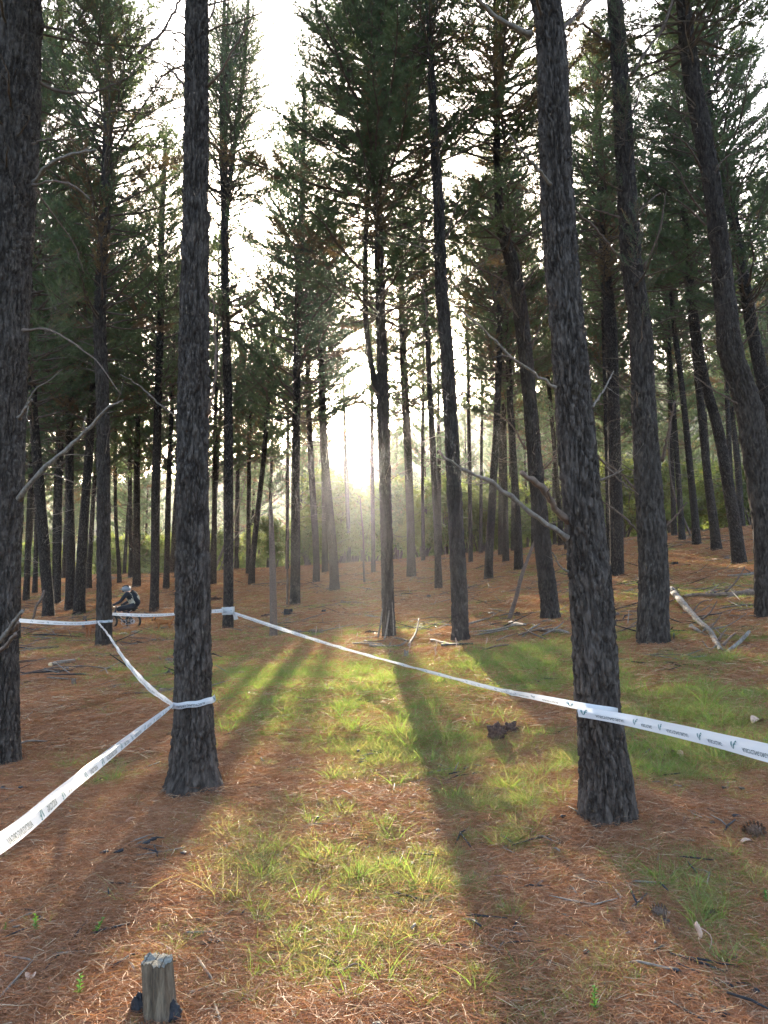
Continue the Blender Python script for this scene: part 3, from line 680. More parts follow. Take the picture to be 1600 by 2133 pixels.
pine('M', (1362,1342), [(1361,1200,61),(1350,1000,55),(1341,850,48),(1330,650,43),(1322,600,42),(1308,430,40),(1297,250,37),(1288,100,33),(1281,0,30)], 64, 'dark pine with green tufts on its trunk right of the leaning tape tree', 21, 'n3', (12.5, 21), 1, 1, dead=(2.5, 12))
pine('E', (1602,1285), [(1590,1050,52),(1578,975,51),(1560,850,50),(1521,725,46),(1513,650,42),(1485,400,36),(1468,300,36),(1440,150,34),(1425,25,28)], 50, 'pine leaning left across the right edge of the view', 20, 'n4', (11.5, 20), 1.1, 1, dead=(4, 12))
pine('B', (960,1337), [(957,1240,34),(950,1100,31),(938,850,29),(928,700,28),(920,600,26),(914,425,21),(905,300,18),(897,100,14),(892,0,13)], 36, 'slender pine with bare upper branches standing over the fallen branch pile', 19, 's0', (12.5, 19), .8, 1, dead=(3, 13))
pine('D', (1147,1290), [(1132,1150,33),(1118,1000,31),(1105,850,29),(1088,680,30),(1078,600,29),(1062,530,27),(1045,480,22),(1038,400,15),(1035,200,14),(1033,0,12)], 38, 'pine with a kinked trunk behind the leaning dark pole', 20, 'n3', (9, 20), 1.0, 1, dead=(2, 10))
pine('G1', (216,1348), [(216,1150,28),(214,850,25),(208,650,25),(220,425,22),(226,200,18),(225,0,13)], 33, 'pine beside the cyclist with tapes meeting on its trunk', 20, 'n1', (8.2, 20), .95, 1, dead=(2, 9))
pine('H', (810,1332), [(807,1200,26),(801,950,24),(798,850,25)], 28, 'double-stemmed pine with grey sticks leaning on its foot', 11.6, None, None, 1, 1, dead=(2, 8),
     forks=[[(797,845,16),(780,790,13),(765,700,12),(761,560,11),(768,350,9),(765,0,7)], [(798,850,17),(792,720,15),(786,500,13),(787,300,11),(790,0,9)]])
for key_, fz in (('n3', 0),):
    rt, P_, Y_ = TREES['H']
    FP = np.array([pix(a, b, Y_) for a, b in ((797,845),(785,500),(778,0),(778,-120))]); add_crown(rt, FP, 'n4', FP[0][2] + 2.2, FP[-1][2], 1.35); add_crown(rt, FP, 'n1', FP[0][2] + 4, FP[-1][2] + .5, .9)
# middle distance, each measured on the photo
MID = [
 ('m1',(101,1291),[(92,1150,22),(85,1050,21),(75,930,19),(60,700,16),(52,600,14)],24,'pine leaning left near the left tape','n0',(7,19),1.15),
 ('m2',(31,1335),[(34,1150,20),(45,900,18),(55,690,15),(68,500,12)],20,'pine just right of the left-edge trunk at the tape end','n2',(7,20),1.15),
 ('m3',(145,1275),[(145,1000,17),(145,800,15),(147,650,14),(149,500,11)],20,'upright pine second left of the tape tree by the cyclist','n4',(7,20),1.15),
 ('m4',(164,1282),[(174,1100,20),(185,950,17),(195,800,14)],23,'pine leaning right just left of the tree by the cyclist','n1',(7.5,19),1.15),
 ('m5',(284,1226),[(285,1050,14),(286,925,12),(290,700,9)],16,'pine standing behind the cyclist','n2',(6.5,19),1.15),
 ('m6',(321,1277),[(325,1000,17),(332,750,15),(335,650,14),(338,430,12),(345,300,9)],19,'pine between the cyclist and the thick taped pine','n0',(8,20),1.15),
 ('m7',(475,1313),[(476,1100,20),(474,800,18),(470,650,17),(468,480,16)],22,'forking pine with a white tape knot round its foot','s0',(9,21),.9),
 ('m8',(615,1262),[(616,1000,17),(618,820,16),(622,600,14),(630,400,11),(633,250,8),(632,150,5)],22,'tall pine with a full pointed crown left of the sun gap','n0',(7,21.3),1.35),
 ('m9',(660,1215),[(650,1000,13),(643,850,11),(640,700,9)],14,'thin pine right of the tall pointed-crown pine','n1',(7,17),.85),
 ('m10',(697,1232),[(685,1050,18),(676,950,17),(672,850,15),(668,700,12)],20,'pine lit by the sun glow at its right side','n4',(8.2,18),1.25),
 ('m11',(677,1197),[(675,1000,11),(675,850,9)],13,'thin dark pine behind the sun-glow pine','f0',(8,18),.8),
 ('m12',(857,1205),[(848,900,16),(838,700,14),(835,550,11)],18,'pine right of the double-stemmed pine','n2',(8,20),1.25),
 ('m13',(914,1230),[(905,1000,13),(895,800,11),(888,650,10),(880,500,8)],15,'thin pine left of the slender bare-branched pine','s1',(10,19),.9),
 ('m14',(1018,1210),[(1025,1050,16),(1035,875,14),(1041,650,13),(1040,500,12)],19,'pine leaning right behind the branch pile','n3',(8.5,20),1.2),
 ('m15',(1082,1188),[(1072,1000,15),(1062,825,14),(1058,650,12)],18,'pine seen between the right-leaning pine and the kinked pine','n4',(8.5,20),1.2),
 ('m16',(1287,1203),[(1283,1050,27),(1279,900,26),(1270,650,24),(1262,575,22),(1255,450,18),(1240,100,12)],27,'pine between the leaning tape tree and the dark tufted pine','n1',(10,21),1.20),
 ('m17',(1272,1185),[(1266,950,13),(1262,800,11),(1257,650,10)],14,'thin pine half hidden left of the pine behind the leaning tree','f1',(10,19),.8),
 ('m18',(1452,1137),[(1435,950,14),(1420,800,12),(1405,685,11),(1392,500,8)],17,'thin left-leaning pine between the dark tufted pine and the right edge','n2',(10,19),1.15),
 ('m19',(1493,1152),[(1475,1000,17),(1460,850,15),(1445,700,13),(1432,600,12),(1420,480,9)],21,'left-leaning pine with a ragged top near the right side','s1',(9.5,18),1.05),
 ('m20',(1540,1178),[(1515,1000,24),(1497,900,22),(1470,800,19),(1445,650,17),(1432,520,14)],29,'stout left-leaning pine before the fallen logs on the right','n0',(9.5,20),1.20),
 ('m21',(1545,1102),[(1535,950,13),(1524,860,11),(1515,700,9)],15,'small pine behind the stout pine on the right slope','f2',(7,18),.8),
 ('m22',(1170,1138),[(1160,1000,10),(1150,875,9),(1135,715,8)],12,'thin pine just left of the leaning tape tree, far back','f3',(8,18),.8),
 ('m23',(523,1220),[(540,1040,11),(550,950,10),(557,850,9),(566,750,7)],13,'thin right-leaning pine behind the snag','f1',(6.5,17),.9),
 ('m24',(517,1200),[(518,1050,9),(520,900,8)],10,'thin upright pine crossing the foot of the right-leaning one','f2',(6.5,18),.9),
 ('m25',(727,1175),[(720,950,8),(718,870,6),(715,780,4)],9,'thin dark pole pine below the sun','f0',(9.5,12.5),.35),
 ('m26',(778,1195),[(775,950,8),(775,820,7),(772,650,5)],9,'thin pine just left of the double-stemmed pine','s1',(9,17),.7),
 ('m27',(981,1175),[(977,900,8),(974,700,7)],9,'thin pine right of the slender bare-branched pine','s0',(9,19),.7),
 ('m28',(1002,1155),[(1003,950,6),(1004,815,5)],8,'very thin pine near the hillside gap','s1',(8,17),.7),
 ('m29',(1043,1160),[(1043,950,9),(1040,800,8)],10,'thin pine behind the right-leaning pine of the branch pile','f3',(8,18),.8),
 ('m30',(249,1218),[(242,1100,8),(240,975,7)],9,'thin pine above the cyclist handlebars','f1',(6,17),.9),
 ('m31',(272,1205),[(271,1050,9),(270,900,8)],10,'thin pine above the cyclist helmet','f0',(6,17),.9),
 ('m32',(346,1229),[(352,1000,11),(358,850,9)],13,'pine half hidden behind the left flank of the thick taped pine','f2',(6,18),.9),
 ('m33',(54,1255),[(60,1100,12),(66,950,10)],13,'pine behind the tape between the two leftmost trunks','f3',(6,18),.9),
 ('m34',(72,1240),[(76,1080,9),(78,950,8)],10,'narrow pine behind the leaning pine at the left','f0',(6,17),.9),
 ('m35',(112,1239),[(114,1080,8),(118,950,7)],9,'narrow pine showing right of the leaning pine at the left','f1',(6,17),.9),
 ('m36',(184,1229),[(192,1080,10),(205,900,9)],12,'pine behind and between the two pines left of the cyclist','f2',(6,18),.9),
 ('m37',(598,1190),[(599,1000,7),(600,850,6)],8,'thin pine left of the pointed-crown pine foot','f3',(6,17),.9),
 ('m38',(440,1205),[(448,1050,8),(457,900,7)],10,'thin pine beside the right flank of the thick taped pine','f0',(6,17),.9),
 ('m39',(882,1170),[(880,950,6),(882,750,5)],8,'thin pine in the gap right of the double-stemmed pine','f1',(9,17),.7),
 ('m41',(1655,1185),[(1600,850,26),(1565,675,25),(1520,425,20),(1492,325,17),(1475,200,14)],28,'pine entering from the right edge high up behind the edge-crossing pine','n2',(8,20),1.2),
 ('m42',(392,1212),[(392,900,12),(390,700,10)],14,'pine standing wholly behind the thick taped pine','n4',(6.5,20),1.15),
 ('m43',(1405,1118),[(1398,900,9),(1390,700,8)],11,'thin pine left of the left-leaning pair on the right','n1',(8,19),1.1),
 ('m44',(118,1262),[(124,1000,13),(130,800,12)],15,'pine between the left-leaning pine and the upright one, far left','n3',(6,19),1.1),
 ('m40',(492,1185),[(494,1050,8),(496,900,7)],9,'thin pine behind the forking tape-knot pine','f2',(6,17),.9),
]
for k_, b_, p_, w_, l_, c_, cz_, wd_ in MID:
    hi = w_ > 18
    fk = [[(468,480,10),(463,380,10),(462,200,9),(468,0,7)], [(469,482,11),(485,330,10),(505,180,8),(518,0,6)]] if k_ == 'm7' else None
    pine(k_, b_, p_, w_, l_, cz_[1], c_, cz_, wd_, 2, dead=(1.5, cz_[0] + 1) if w_ > 8 else (3, 8), far=not hi, forks=fk)
print('mid done')
# rows behind: too alike to name one by one
cells = []
occ = [tuple(TREES[k][1][0][:2]) for k in TREES]
tries = 0
while len(cells) < 96 and tries < 9000:
    tries += 1
    y = rng.uniform(30, 92); x = rng.uniform(-1, 1) * (.62 * y)
    px_, py_ = proj(np.array([x, y, tz(x, y)]))
    if px_ > 560 and (y < 36 or rng.uniform() < .3): continue
    if px_ < 560 and rng.uniform() < .35: continue
    if abs(px_ - 738) < 50 or (690 < px_ < 900 and rng.uniform() < .5): continue
    if 560 < px_ < 1110 and rng.uniform() < .2: continue
    if y < 40 and 180 < px_ < 400: continue
    if min([math.hypot(x - a, y - b) for a, b in occ] + [9]) < 2.2: continue
    occ.append((x, y)); cells.append((x, y))
cells.sort(key=lambda c: c[1]); protos = []
for k, (x, y) in enumerate(cells):
    z = tz(x, y)
    if k < 8:
        root = empty('pine_tree', (x, y, z), 'thin distant pine among the far rows of dark trunks', 'pine tree', 'pines in the far rows')
        h = 18 + (k % 4); ln = rng.normal(0, .25, 2); P = np.array([[x, y, z - .4], [x, y, z], [x + ln[0] * .5, y + ln[1] * .5, z + h * .4], [x + ln[0], y + ln[1], z + h]])
        build_trunk(P, [.17, .16, .12, .02], 8, 12, root, M['bark_far'], 0, .2, k + 60, lumps=False)
        add_crown(root, P, 'f%d' % (k % 4), z + 5.5 + k % 3, z + h, 1.0); add_dead(root, P, z + 1.5, z + 7.5, .14)
        protos.append(root)
    else:
        src = protos[k % 8]; root = src.copy(); C.objects.link(root); root.location = (x, y, z); root.rotation_euler = (0, 0, random.uniform(0, 6.28))
        s = random.uniform(.85, 1.12); root.scale = (s, s, s)
        for ch in src.children:
            c = ch.copy(); C.objects.link(c); c.parent = root
    qx = float(proj(np.array([x, y, z]))[0])
    if qx < 560: root['label'] = 'thin distant pine in the dark rows behind the cyclist side'; root['group'] = 'far pines behind the cyclist'
    elif qx < 1000: root['label'] = 'thin distant pine in the bright rows near the sun gap'; root['group'] = 'far pines near the sun gap'
    else: root['label'] = 'thin distant pine on the rising slope behind the right-hand trunks'; root['group'] = 'far pines on the right slope'
# crowns of pines standing outside the frame reach in and shade the ground: the forest goes on around the camera
for k, (x, y) in enumerate([(-11,8.5),(9.5,7.5),(-14,15),(14.5,14),(-5.5,-3),(6,-4),(-9,1),(9,1.5),(-19,22),(20,20),(0.5,-8)]):
    z = tz(x, y); src = protos[k % 8]; root = src.copy(); C.objects.link(root); root.location = (x, y, z)
    for ch in src.children:
        c = ch.copy(); C.objects.link(c); c.parent = root
    root['label'] = 'pine growing outside the view beside the clearing'; root['group'] = 'pines around the camera'

# bare limbs measured on the photo
Ld, Pd = M['dead'], M['deadbrown']
rt, _, Y = TREES['L']
for pts, w0, w1, mt, dy in [([(72,380),(100,345),(140,325),(200,312)],12,6,Ld,-.5),([(70,385),(110,376),(160,390),(188,415)],6,2,Pd,-.8),([(72,390),(105,440),(150,500),(176,572)],6,2,Pd,.6),
   ([(40,1040),(78,990),(125,948),(185,892),(220,855),(256,834)],15,4,Ld,-.7),([(78,990),(110,988),(160,1008)],5,2,Pd,-.3),([(48,688),(90,684),(140,705),(200,752),(252,822)],7,2,Pd,-.8),
   ([(40,870),(55,850),(66,832)],9,5,Ld,-.4),([(-10,1345),(15,1318),(30,1295),(48,1272)],13,8,Ld,-.4),([(10,1322),(30,1312),(38,1296)],12,9,Pd,-.3),([(-12,1362),(10,1348),(32,1320)],12,8,Pd,-.4),
   ([(68,300),(100,290),(165,292)],5,2,Pd,-.5),([(45,860),(80,805),(110,790),(130,770)],4,2,Ld,-.5)]:
    pix_branch(rt, pts, Y - .22, w0, w1, mt, dy)
rt, _, Y = TREES['A']
for pts, w0, w1, mt, dy in [([(384,178),(355,145),(330,130),(290,120)],6,2,Pd,.4),([(432,180),(460,148),(485,105),(522,40)],8,3,Pd,-.3),([(385,74),(340,62),(262,60)],5,2,Pd,.5),
   ([(368,868),(330,840),(285,800),(250,780)],5,2,Ld,-.4),([(430,868),(444,820),(449,700),(443,620)],7,4,Pd,-.3),([(290,110),(340,62),(378,-5)],8,6,Pd,.6),([(462,145),(480,120),(508,108)],5,2,Ld,-.2),([(384,36),(355,18),(330,-10)],4,2,Pd,.2),([(432,50),(445,20),(450,-10)],5,4,Pd,.1)]:
    pix_branch(rt, pts, Y, w0, w1, mt, dy)
rt, _, Y = TREES['R']
for pts, w0, w1, mt, dy in [([(1106,72),(1060,50),(1025,28),(1000,5),(975,-15)],15,9,Ld,-.3),([(1168,64),(1196,36),(1232,-4)],12,9,Pd,.3),([(1148,385),(1115,345),(1092,322),(1060,280)],8,4,Ld,-.4),
   ([(1158,808),(1110,775),(1060,738),(1000,680),(962,648)],8,3,Ld,-.5),([(1180,1122),(1130,1085),(1080,1045),(1010,997),(950,970),(914,938)],15,5,Ld,-.6),
   ([(1190,1095),(1160,1062),(1125,1012),(1086,984)],22,12,Pd,-.4),([(1235,848),(1258,812),(1278,773)],6,3,Ld,.2),([(1252,1000),(1278,990),(1299,978)],7,3,Ld,-.2),([(1276,992),(1292,975),(1296,950)],4,2,Ld,-.2),
   ([(1183,1190),(1168,1180),(1150,1150)],6,3,Ld,-.3),([(1245,950),(1290,1000),(1330,1030)],5,3,Pd,.4),([(1136,48),(1124,20),(1118,-5)],9,7,Pd,-.2)]:
    pix_branch(rt, pts, Y - (.1 if mt is Ld else 0), w0, w1, mt, dy)
rt, _, Y = TREES['M']
for pts, w0, w1, mt, dy in [([(1330,1108),(1295,1072),(1255,1045)],6,3,Pd,-.3),([(1378,1105),(1405,1078),(1431,1046)],6,3,Pd,-.2),([(1308,562),(1270,510),(1235,470),(1200,440)],8,4,Pd,-.4),
   ([(1340,560),(1368,500),(1388,400)],7,3,Pd,-.3),([(1318,155),(1350,100),(1380,60),(1402,-5)],8,6,Pd,.3),([(1272,92),(1240,70),(1212,48)],10,6,Pd,-.2),([(1330,442),(1352,420),(1375,402)],6,3,Pd,.2),
   ([(1325,1020),(1290,985),(1255,960)],5,2,Pd,-.2),([(1380,960),(1392,900),(1405,840)],9,4,Pd,-.5),([(1316,240),(1330,200),(1332,170)],5,3,Pd,.2),([(1295,455),(1250,440),(1210,425)],6,3,Pd,.2)]:
    pix_branch(rt, pts, Y, w0, w1, mt, dy)
rt, _, Y = TREES['B']
for pts in [[(892,90),(850,60),(800,20)],[(905,95),(930,50),(948,-5)],[(916,302),(945,260),(975,215),(1045,110)],[(900,308),(850,300),(795,302)],[(908,428),(860,392),(795,370)],[(910,515),(850,475),(790,452)],[(922,672),(885,650),(852,632)],[(930,500),(955,420),(990,380)],[(890,660),(880,600),(850,560)],[(950,830),(985,800),(1000,770)]]:
    pix_branch(rt, pts, Y, 5, 2, Pd, random.uniform(-.8, .8))
rt, _, Y = TREES['D']
for pts in [[(1060,590),(1020,570),(980,550)],[(1100,740),(1120,690),(1140,640)],[(1095,935),(1060,880),(980,835)],[(1080,650),(1090,600),(1130,540)],[(1120,990),(1150,960),(1165,930)]]:
    pix_branch(rt, pts, Y, 6, 2, Pd, random.uniform(-.8, .4))
rt, _, Y = TREES['E']
for pts in [[(1462,350),(1430,300),(1400,280)],[(1470,450),(1440,410),(1400,340),(1360,340)],[(1470,470),(1430,430),(1400,410)],[(1545,720),(1570,690),(1580,650)],[(1480,400),(1500,340),(1600,300)],[(1552,850),(1500,820),(1440,780)]]:
    pix_branch(rt, pts, Y, 6, 2, Pd, random.uniform(-.8, .4))
rt, _, Y = TREES['H']
for pts in [[(797,830),(770,800),(745,770)],[(802,900),(760,860),(710,840)],[(805,1000),(770,960),(750,920)],[(800,700),(840,650),(880,600)]]:
    pix_branch(rt, pts, Y, 5, 2, Pd, random.uniform(-.8, .4))
# low needle clumps that hang into view
def clump(key, px, py, size, dY=0.0, wide=1.0):
    rt, P, Y = TREES[key]; q = pix(px, py, Y + dY); o = link('foliage_clump', CROWN['low'], rt)
    o.location = Vector(q) - Vector(rt.location); o.scale = (size * wide, size * wide, size); o.rotation_euler = (random.uniform(-.3, .3), random.uniform(-.3, .3), random.uniform(0, 6))
for a in [('L',90,560,.28,3.5,.8),('L',95,700,.25,4,.8),('M',1312,420,.35,.0,1.0),('M',1330,690,.3,0,.6),('M',1290,160,.3,0,.7),('M',1300,300,.25,-.3,1.2),('M',1325,560,.25,-.3,.7),('G1',215,430,.35,0,.6)]:
    clump(*a)
rt, _, Y = TREES['L']
for pts, w in (([(60,160),(110,185),(170,193),(230,180),(300,140)], 11), ([(60,60),(120,60),(200,110),(260,150)], 8), ([(150,190),(200,230),(260,230),(330,250)], 5)):
    pix_branch(rt, pts, Y, w, 3, M['twig'], .6)
for a in [('L',130,110,.20,.3,1.1),('L',190,170,.22,.4,1.2),('L',250,190,.20,.5,1.3),('L',300,240,.17,.6,1.3),('L',170,60,.2,.4,1.2)]: clump(*a)
# ------------------------------------------------------------------ understorey and hillside
def gen_shrub(seed, n=2600, ls=.1, trunk=True):
    r = np.random.default_rng(seed); mb = MB(); P = []
    for k in range(9):
        az = r.uniform(0, 6.28); t = r.uniform(.15, .75); e = np.array([math.cos(az) * t * .8, math.sin(az) * t * .8, r.uniform(.6, 1.9)])
        mb.tube([[0, 0, -.1], e * [.3, .3, .45] + r.normal(0, .05, 3), e], [.03, .018, .005], 4, m=1, cap=False)
        m = n // 9; q = r.normal(size=(m, 3)); q /= np.linalg.norm(q, axis=1)[:, None]; q *= (r.uniform(.25, 1, m)**.5)[:, None] * [.45, .45, .38] * r.uniform(.7, 1.2)
        P.append(e + q)
    P = np.vstack(P); m = len(P); d = r.normal(size=(m, 3)); d /= np.linalg.norm(d, axis=1)[:, None]; w = np.cross(d, r.normal(size=(m, 3))); w /= np.linalg.norm(w, axis=1)[:, None]
    V = np.stack([P - w * ls * .2, P + w * ls * .2, P + d * ls * r.uniform(.6, 1.4, m)[:, None]], 1).reshape(-1, 3)
    wv = np.vstack(mb.V); wq = np.vstack(mb.Q); T = np.arange(len(V)).reshape(-1, 3)
    return mesh_np('shrub_foliage', np.vstack([V, wv]), wq + len(V), T, [M['leaf'], M['twig']], np.r_[np.ones(len(wq)), np.zeros(len(T))], False,
                   {'tint': np.r_[np.repeat(r.uniform(0, 1, m), 3), np.zeros(len(wv))], 'brown': np.r_[np.repeat((r.uniform(0, 1, m) < .08) * .8, 3), np.zeros(len(wv))]})
SHR = [gen_shrub(500 + k, 5200, .11) for k in range(4)]
FARTREE = [gen_shrub(510 + k, 900, .34) for k in range(3)]
k = 0
for px, Y, h in [(575,47,3.4),(640,52,3),(700,54,7),(738,57,7.4),(772,55,7),(718,49,3),(755,50,3.4),(680,60,7),(830,54,6),(880,60,7.5),(930,55,6),(1000,54,5.5),(860,50,3.5),(970,60,7.5),(1050,58,6),(1100,50,3.6),(1150,60,6),(1215,55,5),(1300,52,6),(1340,58,7),(1395,50,5),(1440,54,5),(1500,56,6),(1570,52,6),(470,52,3),(430,60,4),(540,58,4),(240,60,4),(1240,48,3),(1420,46,2.5),(700,64,6),(960,66,7),(1180,68,8),(790,70,7),(1450,66,8),(1560,68,9),(620,68,7),(350,66,5),(100,62,4)]:
    q = pix(px, 1100, Y); z = tz(q[0], q[1]); o = link('understorey_shrub', SHR[k % 4], None, (q[0], q[1], z)); s = h / 2.0
    o.scale = (s * 1.15, s * 1.15, s); o.rotation_euler = (0, 0, random.uniform(0, 6.28)); k += 1
    w_ = ('beyond the left rows of pines', 'below the sun gap', 'beyond the pines of the right slope')[0 if px < 560 else 1 if px < 1000 else 2]
    tag(o, 'leafy pale green shrub ' + w_, 'shrub', 'understorey shrubs ' + w_)
hp = HILLP[HILLP[:, 1] > 121]; nh = 5200
i = rng.integers(0, len(hp), nh); P = hp[i] + np.stack([rng.uniform(-3, 3, nh), rng.uniform(-3, 3, nh), np.full(nh, -.8)], -1)
P = P[np.abs(P[:, 0]) < P[:, 1] * .62 + 8]
scatter('hill_forest', P, np.stack([np.zeros(len(P)), np.zeros(len(P)), rng.uniform(0, 6.28, len(P))], -1), rng.uniform(2.0, 4.6, len(P)), rng.integers(0, 3, len(P)), FARTREE)
X = rng.uniform(-1, 1, 420); Yv = rng.uniform(72, 125, 420); X *= Yv * .62; P = np.stack([X, Yv, terr(X, Yv) - .3], -1); P = P[np.abs(P[:, 0] + .04 * P[:, 1]) > 2.2]
scatter('valley_scrub', P, np.stack([np.zeros(len(P)), np.zeros(len(P)), rng.uniform(0, 6.28, len(P))], -1), rng.uniform(1.6, 3.8, len(P)), rng.integers(0, 3, len(P)), FARTREE)

# ------------------------------------------------------------------ barrier tapes
TEXT = {}
def text_mesh(s):
    if s not in TEXT:
        cu = bpy.data.curves.new('t', 'FONT'); cu.body = s; cu.size = 1.0; cu.resolution_u = 2; cu.offset = .016
        o = bpy.data.objects.new('t', cu); C.objects.link(o); dg = bpy.context.evaluated_depsgraph_get(); dg.update()
        me = bpy.data.meshes.new_from_object(o.evaluated_get(dg)); me2 = me
        V = np.empty(len(me.vertices) * 3); me.vertices.foreach_get('co', V); V = V.reshape(-1, 3)[:, :2]
        F = [tuple(p.vertices) for p in me.polygons]; bpy.data.objects.remove(o); bpy.data.curves.remove(cu); bpy.data.meshes.remove(me)
        V[:, 0] -= V[:, 0].min(); TEXT[s] = (V, F)
    return TEXT[s]
def emblem():                                # two hooked strokes and two slanting bars meeting low
    V = []; F = []
    def stroke(c, w):
        c = np.array(c, float); n = 14; P, _ = resample(np.c_[c, np.zeros(len(c))], np.ones(len(c)), n); P = P[:, :2]; T = np.gradient(P, axis=0); T /= np.linalg.norm(T, axis=1)[:, None]; N = np.c_[-T[:, 1], T[:, 0]]
        ww = np.interp(np.linspace(0, 1, n), np.linspace(0, 1, len(w)), w)[:, None] * .5; b = len(V)
        for a in range(n): V.append(P[a] + N[a] * ww[a]); V.append(P[a] - N[a] * ww[a])
        for a in range(n - 1): F.append((b + 2 * a, b + 2 * a + 1, b + 2 * a + 3, b + 2 * a + 2))
    stroke([(0, .78), (.16, .96), (.36, .84), (.62, .28), (.86, 0)], [.12, .15, .15, .1, .03])
    stroke([(.1, .55), (.24, .68), (.4, .52), (.62, .16), (.82, 0)], [.12, .15, .12, .07, .02])
    stroke([(.86, .02), (.94, .4), (1.12, .84)], [.05, .13, .15]); stroke([(1.02, .04), (1.12, .4), (1.3, .8)], [.05, .12, .14])
    return np.array(V), F
EMB = emblem()
def tape(P, w0, label, twist=None, fold=0.0, sag=0.0, flip=False, pitch=.48, start=.1, size=.3, off=0.0, n=120, name='barrier_tape', wv=None):
    """a ribbon hung along P; fold bends it along its middle; lettering follows the surface"""
    P = np.asarray(P, float); k = len(P); W = np.broadcast_to(np.asarray(w0, float), (k,)).copy()
    Q, Wq = resample(P, W, n) if k > 2 else (P[0] + (P[1] - P[0]) * np.linspace(0, 1, n)[:, None], np.interp(np.linspace(0, 1, n), [0, 1], W))
    s = np.linspace(0, 1, n); Q = Q.copy(); Q[:, 2] -= sag * 4 * s * (1 - s)
    T = np.gradient(Q, axis=0); T /= np.linalg.norm(T, axis=1)[:, None]
    up = np.array([0, 0, 1.]) - T * T[:, 2:3]; up /= np.linalg.norm(up, axis=1)[:, None]; N = np.cross(T, up)
    view = EYE - Q; sgn = np.sign((N * view).sum(1).mean()); N *= sgn
    tw = np.interp(s, np.linspace(0, 1, len(twist)), twist) if twist is not None else np.zeros(n)
    ct, st = np.cos(tw)[:, None], np.sin(tw)[:, None]; U = up * ct + N * st; N2 = N * ct - up * st
    # which way reads left to right, seen from the camera
    right = np.sign((T[n // 2] * np.array([1, 0, 0])).sum()) or 1
    L = np.r_[0, np.cumsum(np.linalg.norm(np.diff(Q, axis=0), axis=1))]
    def surf(sl, v, lift=0.0):
        sl = np.asarray(sl, float); v = np.asarray(v, float)
        f = lambda A: np.stack([np.interp(sl, L, A[:, c]) for c in range(3)], -1)
        q, u, nn = f(Q), f(U), f(N2); ww = np.interp(sl, L, Wq)
        av = np.abs(v + off)
        x = v * ww * math.cos(fold); bow = -av * ww * math.sin(fold) + .05 * ww * np.sin(sl * 9) * v * 1.5 + .004 * np.sin(sl * 5 + v * 3)
        return q + u * x[:, None] + nn * (bow + lift)[:, None]
    m = 7; sv = np.repeat(L, m); vv = np.tile(np.linspace(-.5, .5, m), n); V = surf(sv, vv)
    i, j = np.meshgrid(np.arange(n - 1), np.arange(m - 1), indexing='ij'); F = np.stack([i * m + j, i * m + j + 1, (i + 1) * m + j + 1, (i + 1) * m + j], -1).reshape(-1, 4)
    root = empty(name, P[0], label, 'barrier tape', 'barrier tapes strung between the pines'); o = np.array(root.location)
    link('strip', mesh_np('tape_strip', V - o, F, None, [M['tape']]), root)
    wm = float(Wq.mean())
    for kind, mat in (('lettering', 'ink'), ('emblem', 'teal')):
        x = start; q = 0
        while x < L[-1] - .05:
            word = 'AUSCYCLING' if q % 2 else 'AUSCYCLING.ORG.AU'; wl_ = .017 * .62 * len(word) * 1.25
            if kind == 'lettering': V2, F2 = text_mesh(word); x0 = x + .11; V2 = V2 * .0245 * np.array([1, 1.0]); V2 = V2 - [0, .009]
            else: V2, F2 = EMB; x0 = x; V2 = V2 * .038 - [0, .018]
            length = V2[:, 0].max()
            if x0 + length < L[-1]:
                a, b = V2[:, 0], V2[:, 1]
                if flip == (kind == 'lettering'): a, b = length - a, -b           # hung upside down
                if right < 0: a = length - a
                Vp = (surf(x0 + a, np.clip(b / wm + (-.08 if kind == 'lettering' else 0) * (1 if not flip else 1.8) - (.12 if off else 0), -.48, .48), .0016)); me = bpy.data.meshes.new('tape_' + kind); me.from_pydata((Vp - o).tolist(), [], F2); me.materials.append(M[mat]); link(kind, me, root)
            x += (.11 + .30 + .05 if len(word) > 11 else .11 + .19 + .05); q += 1
    return root
def tp(px, py, Y): return pix(px, py, Y)
YA, YR, YG, Y7 = TREES['A'][2], TREES['R'][2], TREES['G1'][2], TREES['m7'][2]
yl = 1.55
tape([tp(-560,2090,1.05), tp(-200,1868,1.45), tp(0,1752,1.95), tp(150,1632,2.9), tp(262,1544,4.1), tp(361,1469,YA - .12)], [.056,.056,.056,.056,.052,.03], 'white tape coming from the left foreground corner to the thick pine', twist=[-1.0,-1.0,-.95,-.85,-.7,-.5,-.3], fold=.4, off=-.12, start=.05, n=200)
tape([tp(1203,1482,YR - .3), tp(1250,1490,YR - .42), tp(1400,1521,YR - 1.25), tp(1600,1570,YR - 2.2), tp(1900,1650,YR - 3.1)], .072, 'white tape leaving the leaning pine towards the right edge, its lettering upside down', fold=.25, flip=True, start=.02, n=160)
tape([tp(1291,1486,YR + .02), tp(1270,1483,YR - .24), tp(1240,1478,YR - .26), tp(1200,1470,YR - .2), tp(1040,1438,6.7), tp(900,1402,8.6), tp(700,1347,12.4), tp(560,1302,16.5), tp(486,1277,Y7 - .1)], [.07,.07,.06,.05,.05,.055,.07,.09,.09], 'long white tape running back from the leaning pine to the forking pine', flip=True, fold=.3, twist=[.2,.5,.8,.5,.2,.1,.0], n=300)
tape([tp(203,1296,YG - .15), tp(228,1327,12.6), tp(262,1378,10.2), tp(310,1432,8.0), tp(361,1469,YA - .1)], [.07,.07,.072,.075,.035], 'white tape slanting down from the pine by the cyclist to the thick pine', fold=.15, twist=[0,.3,0,-.2,0], n=160)
tape([tp(202,1296,YG - .15), tp(120,1296,15.5), tp(36,1292,14.8)], .08, 'white tape hanging level between the far left pine and the tree by the cyclist', sag=.02, n=90)
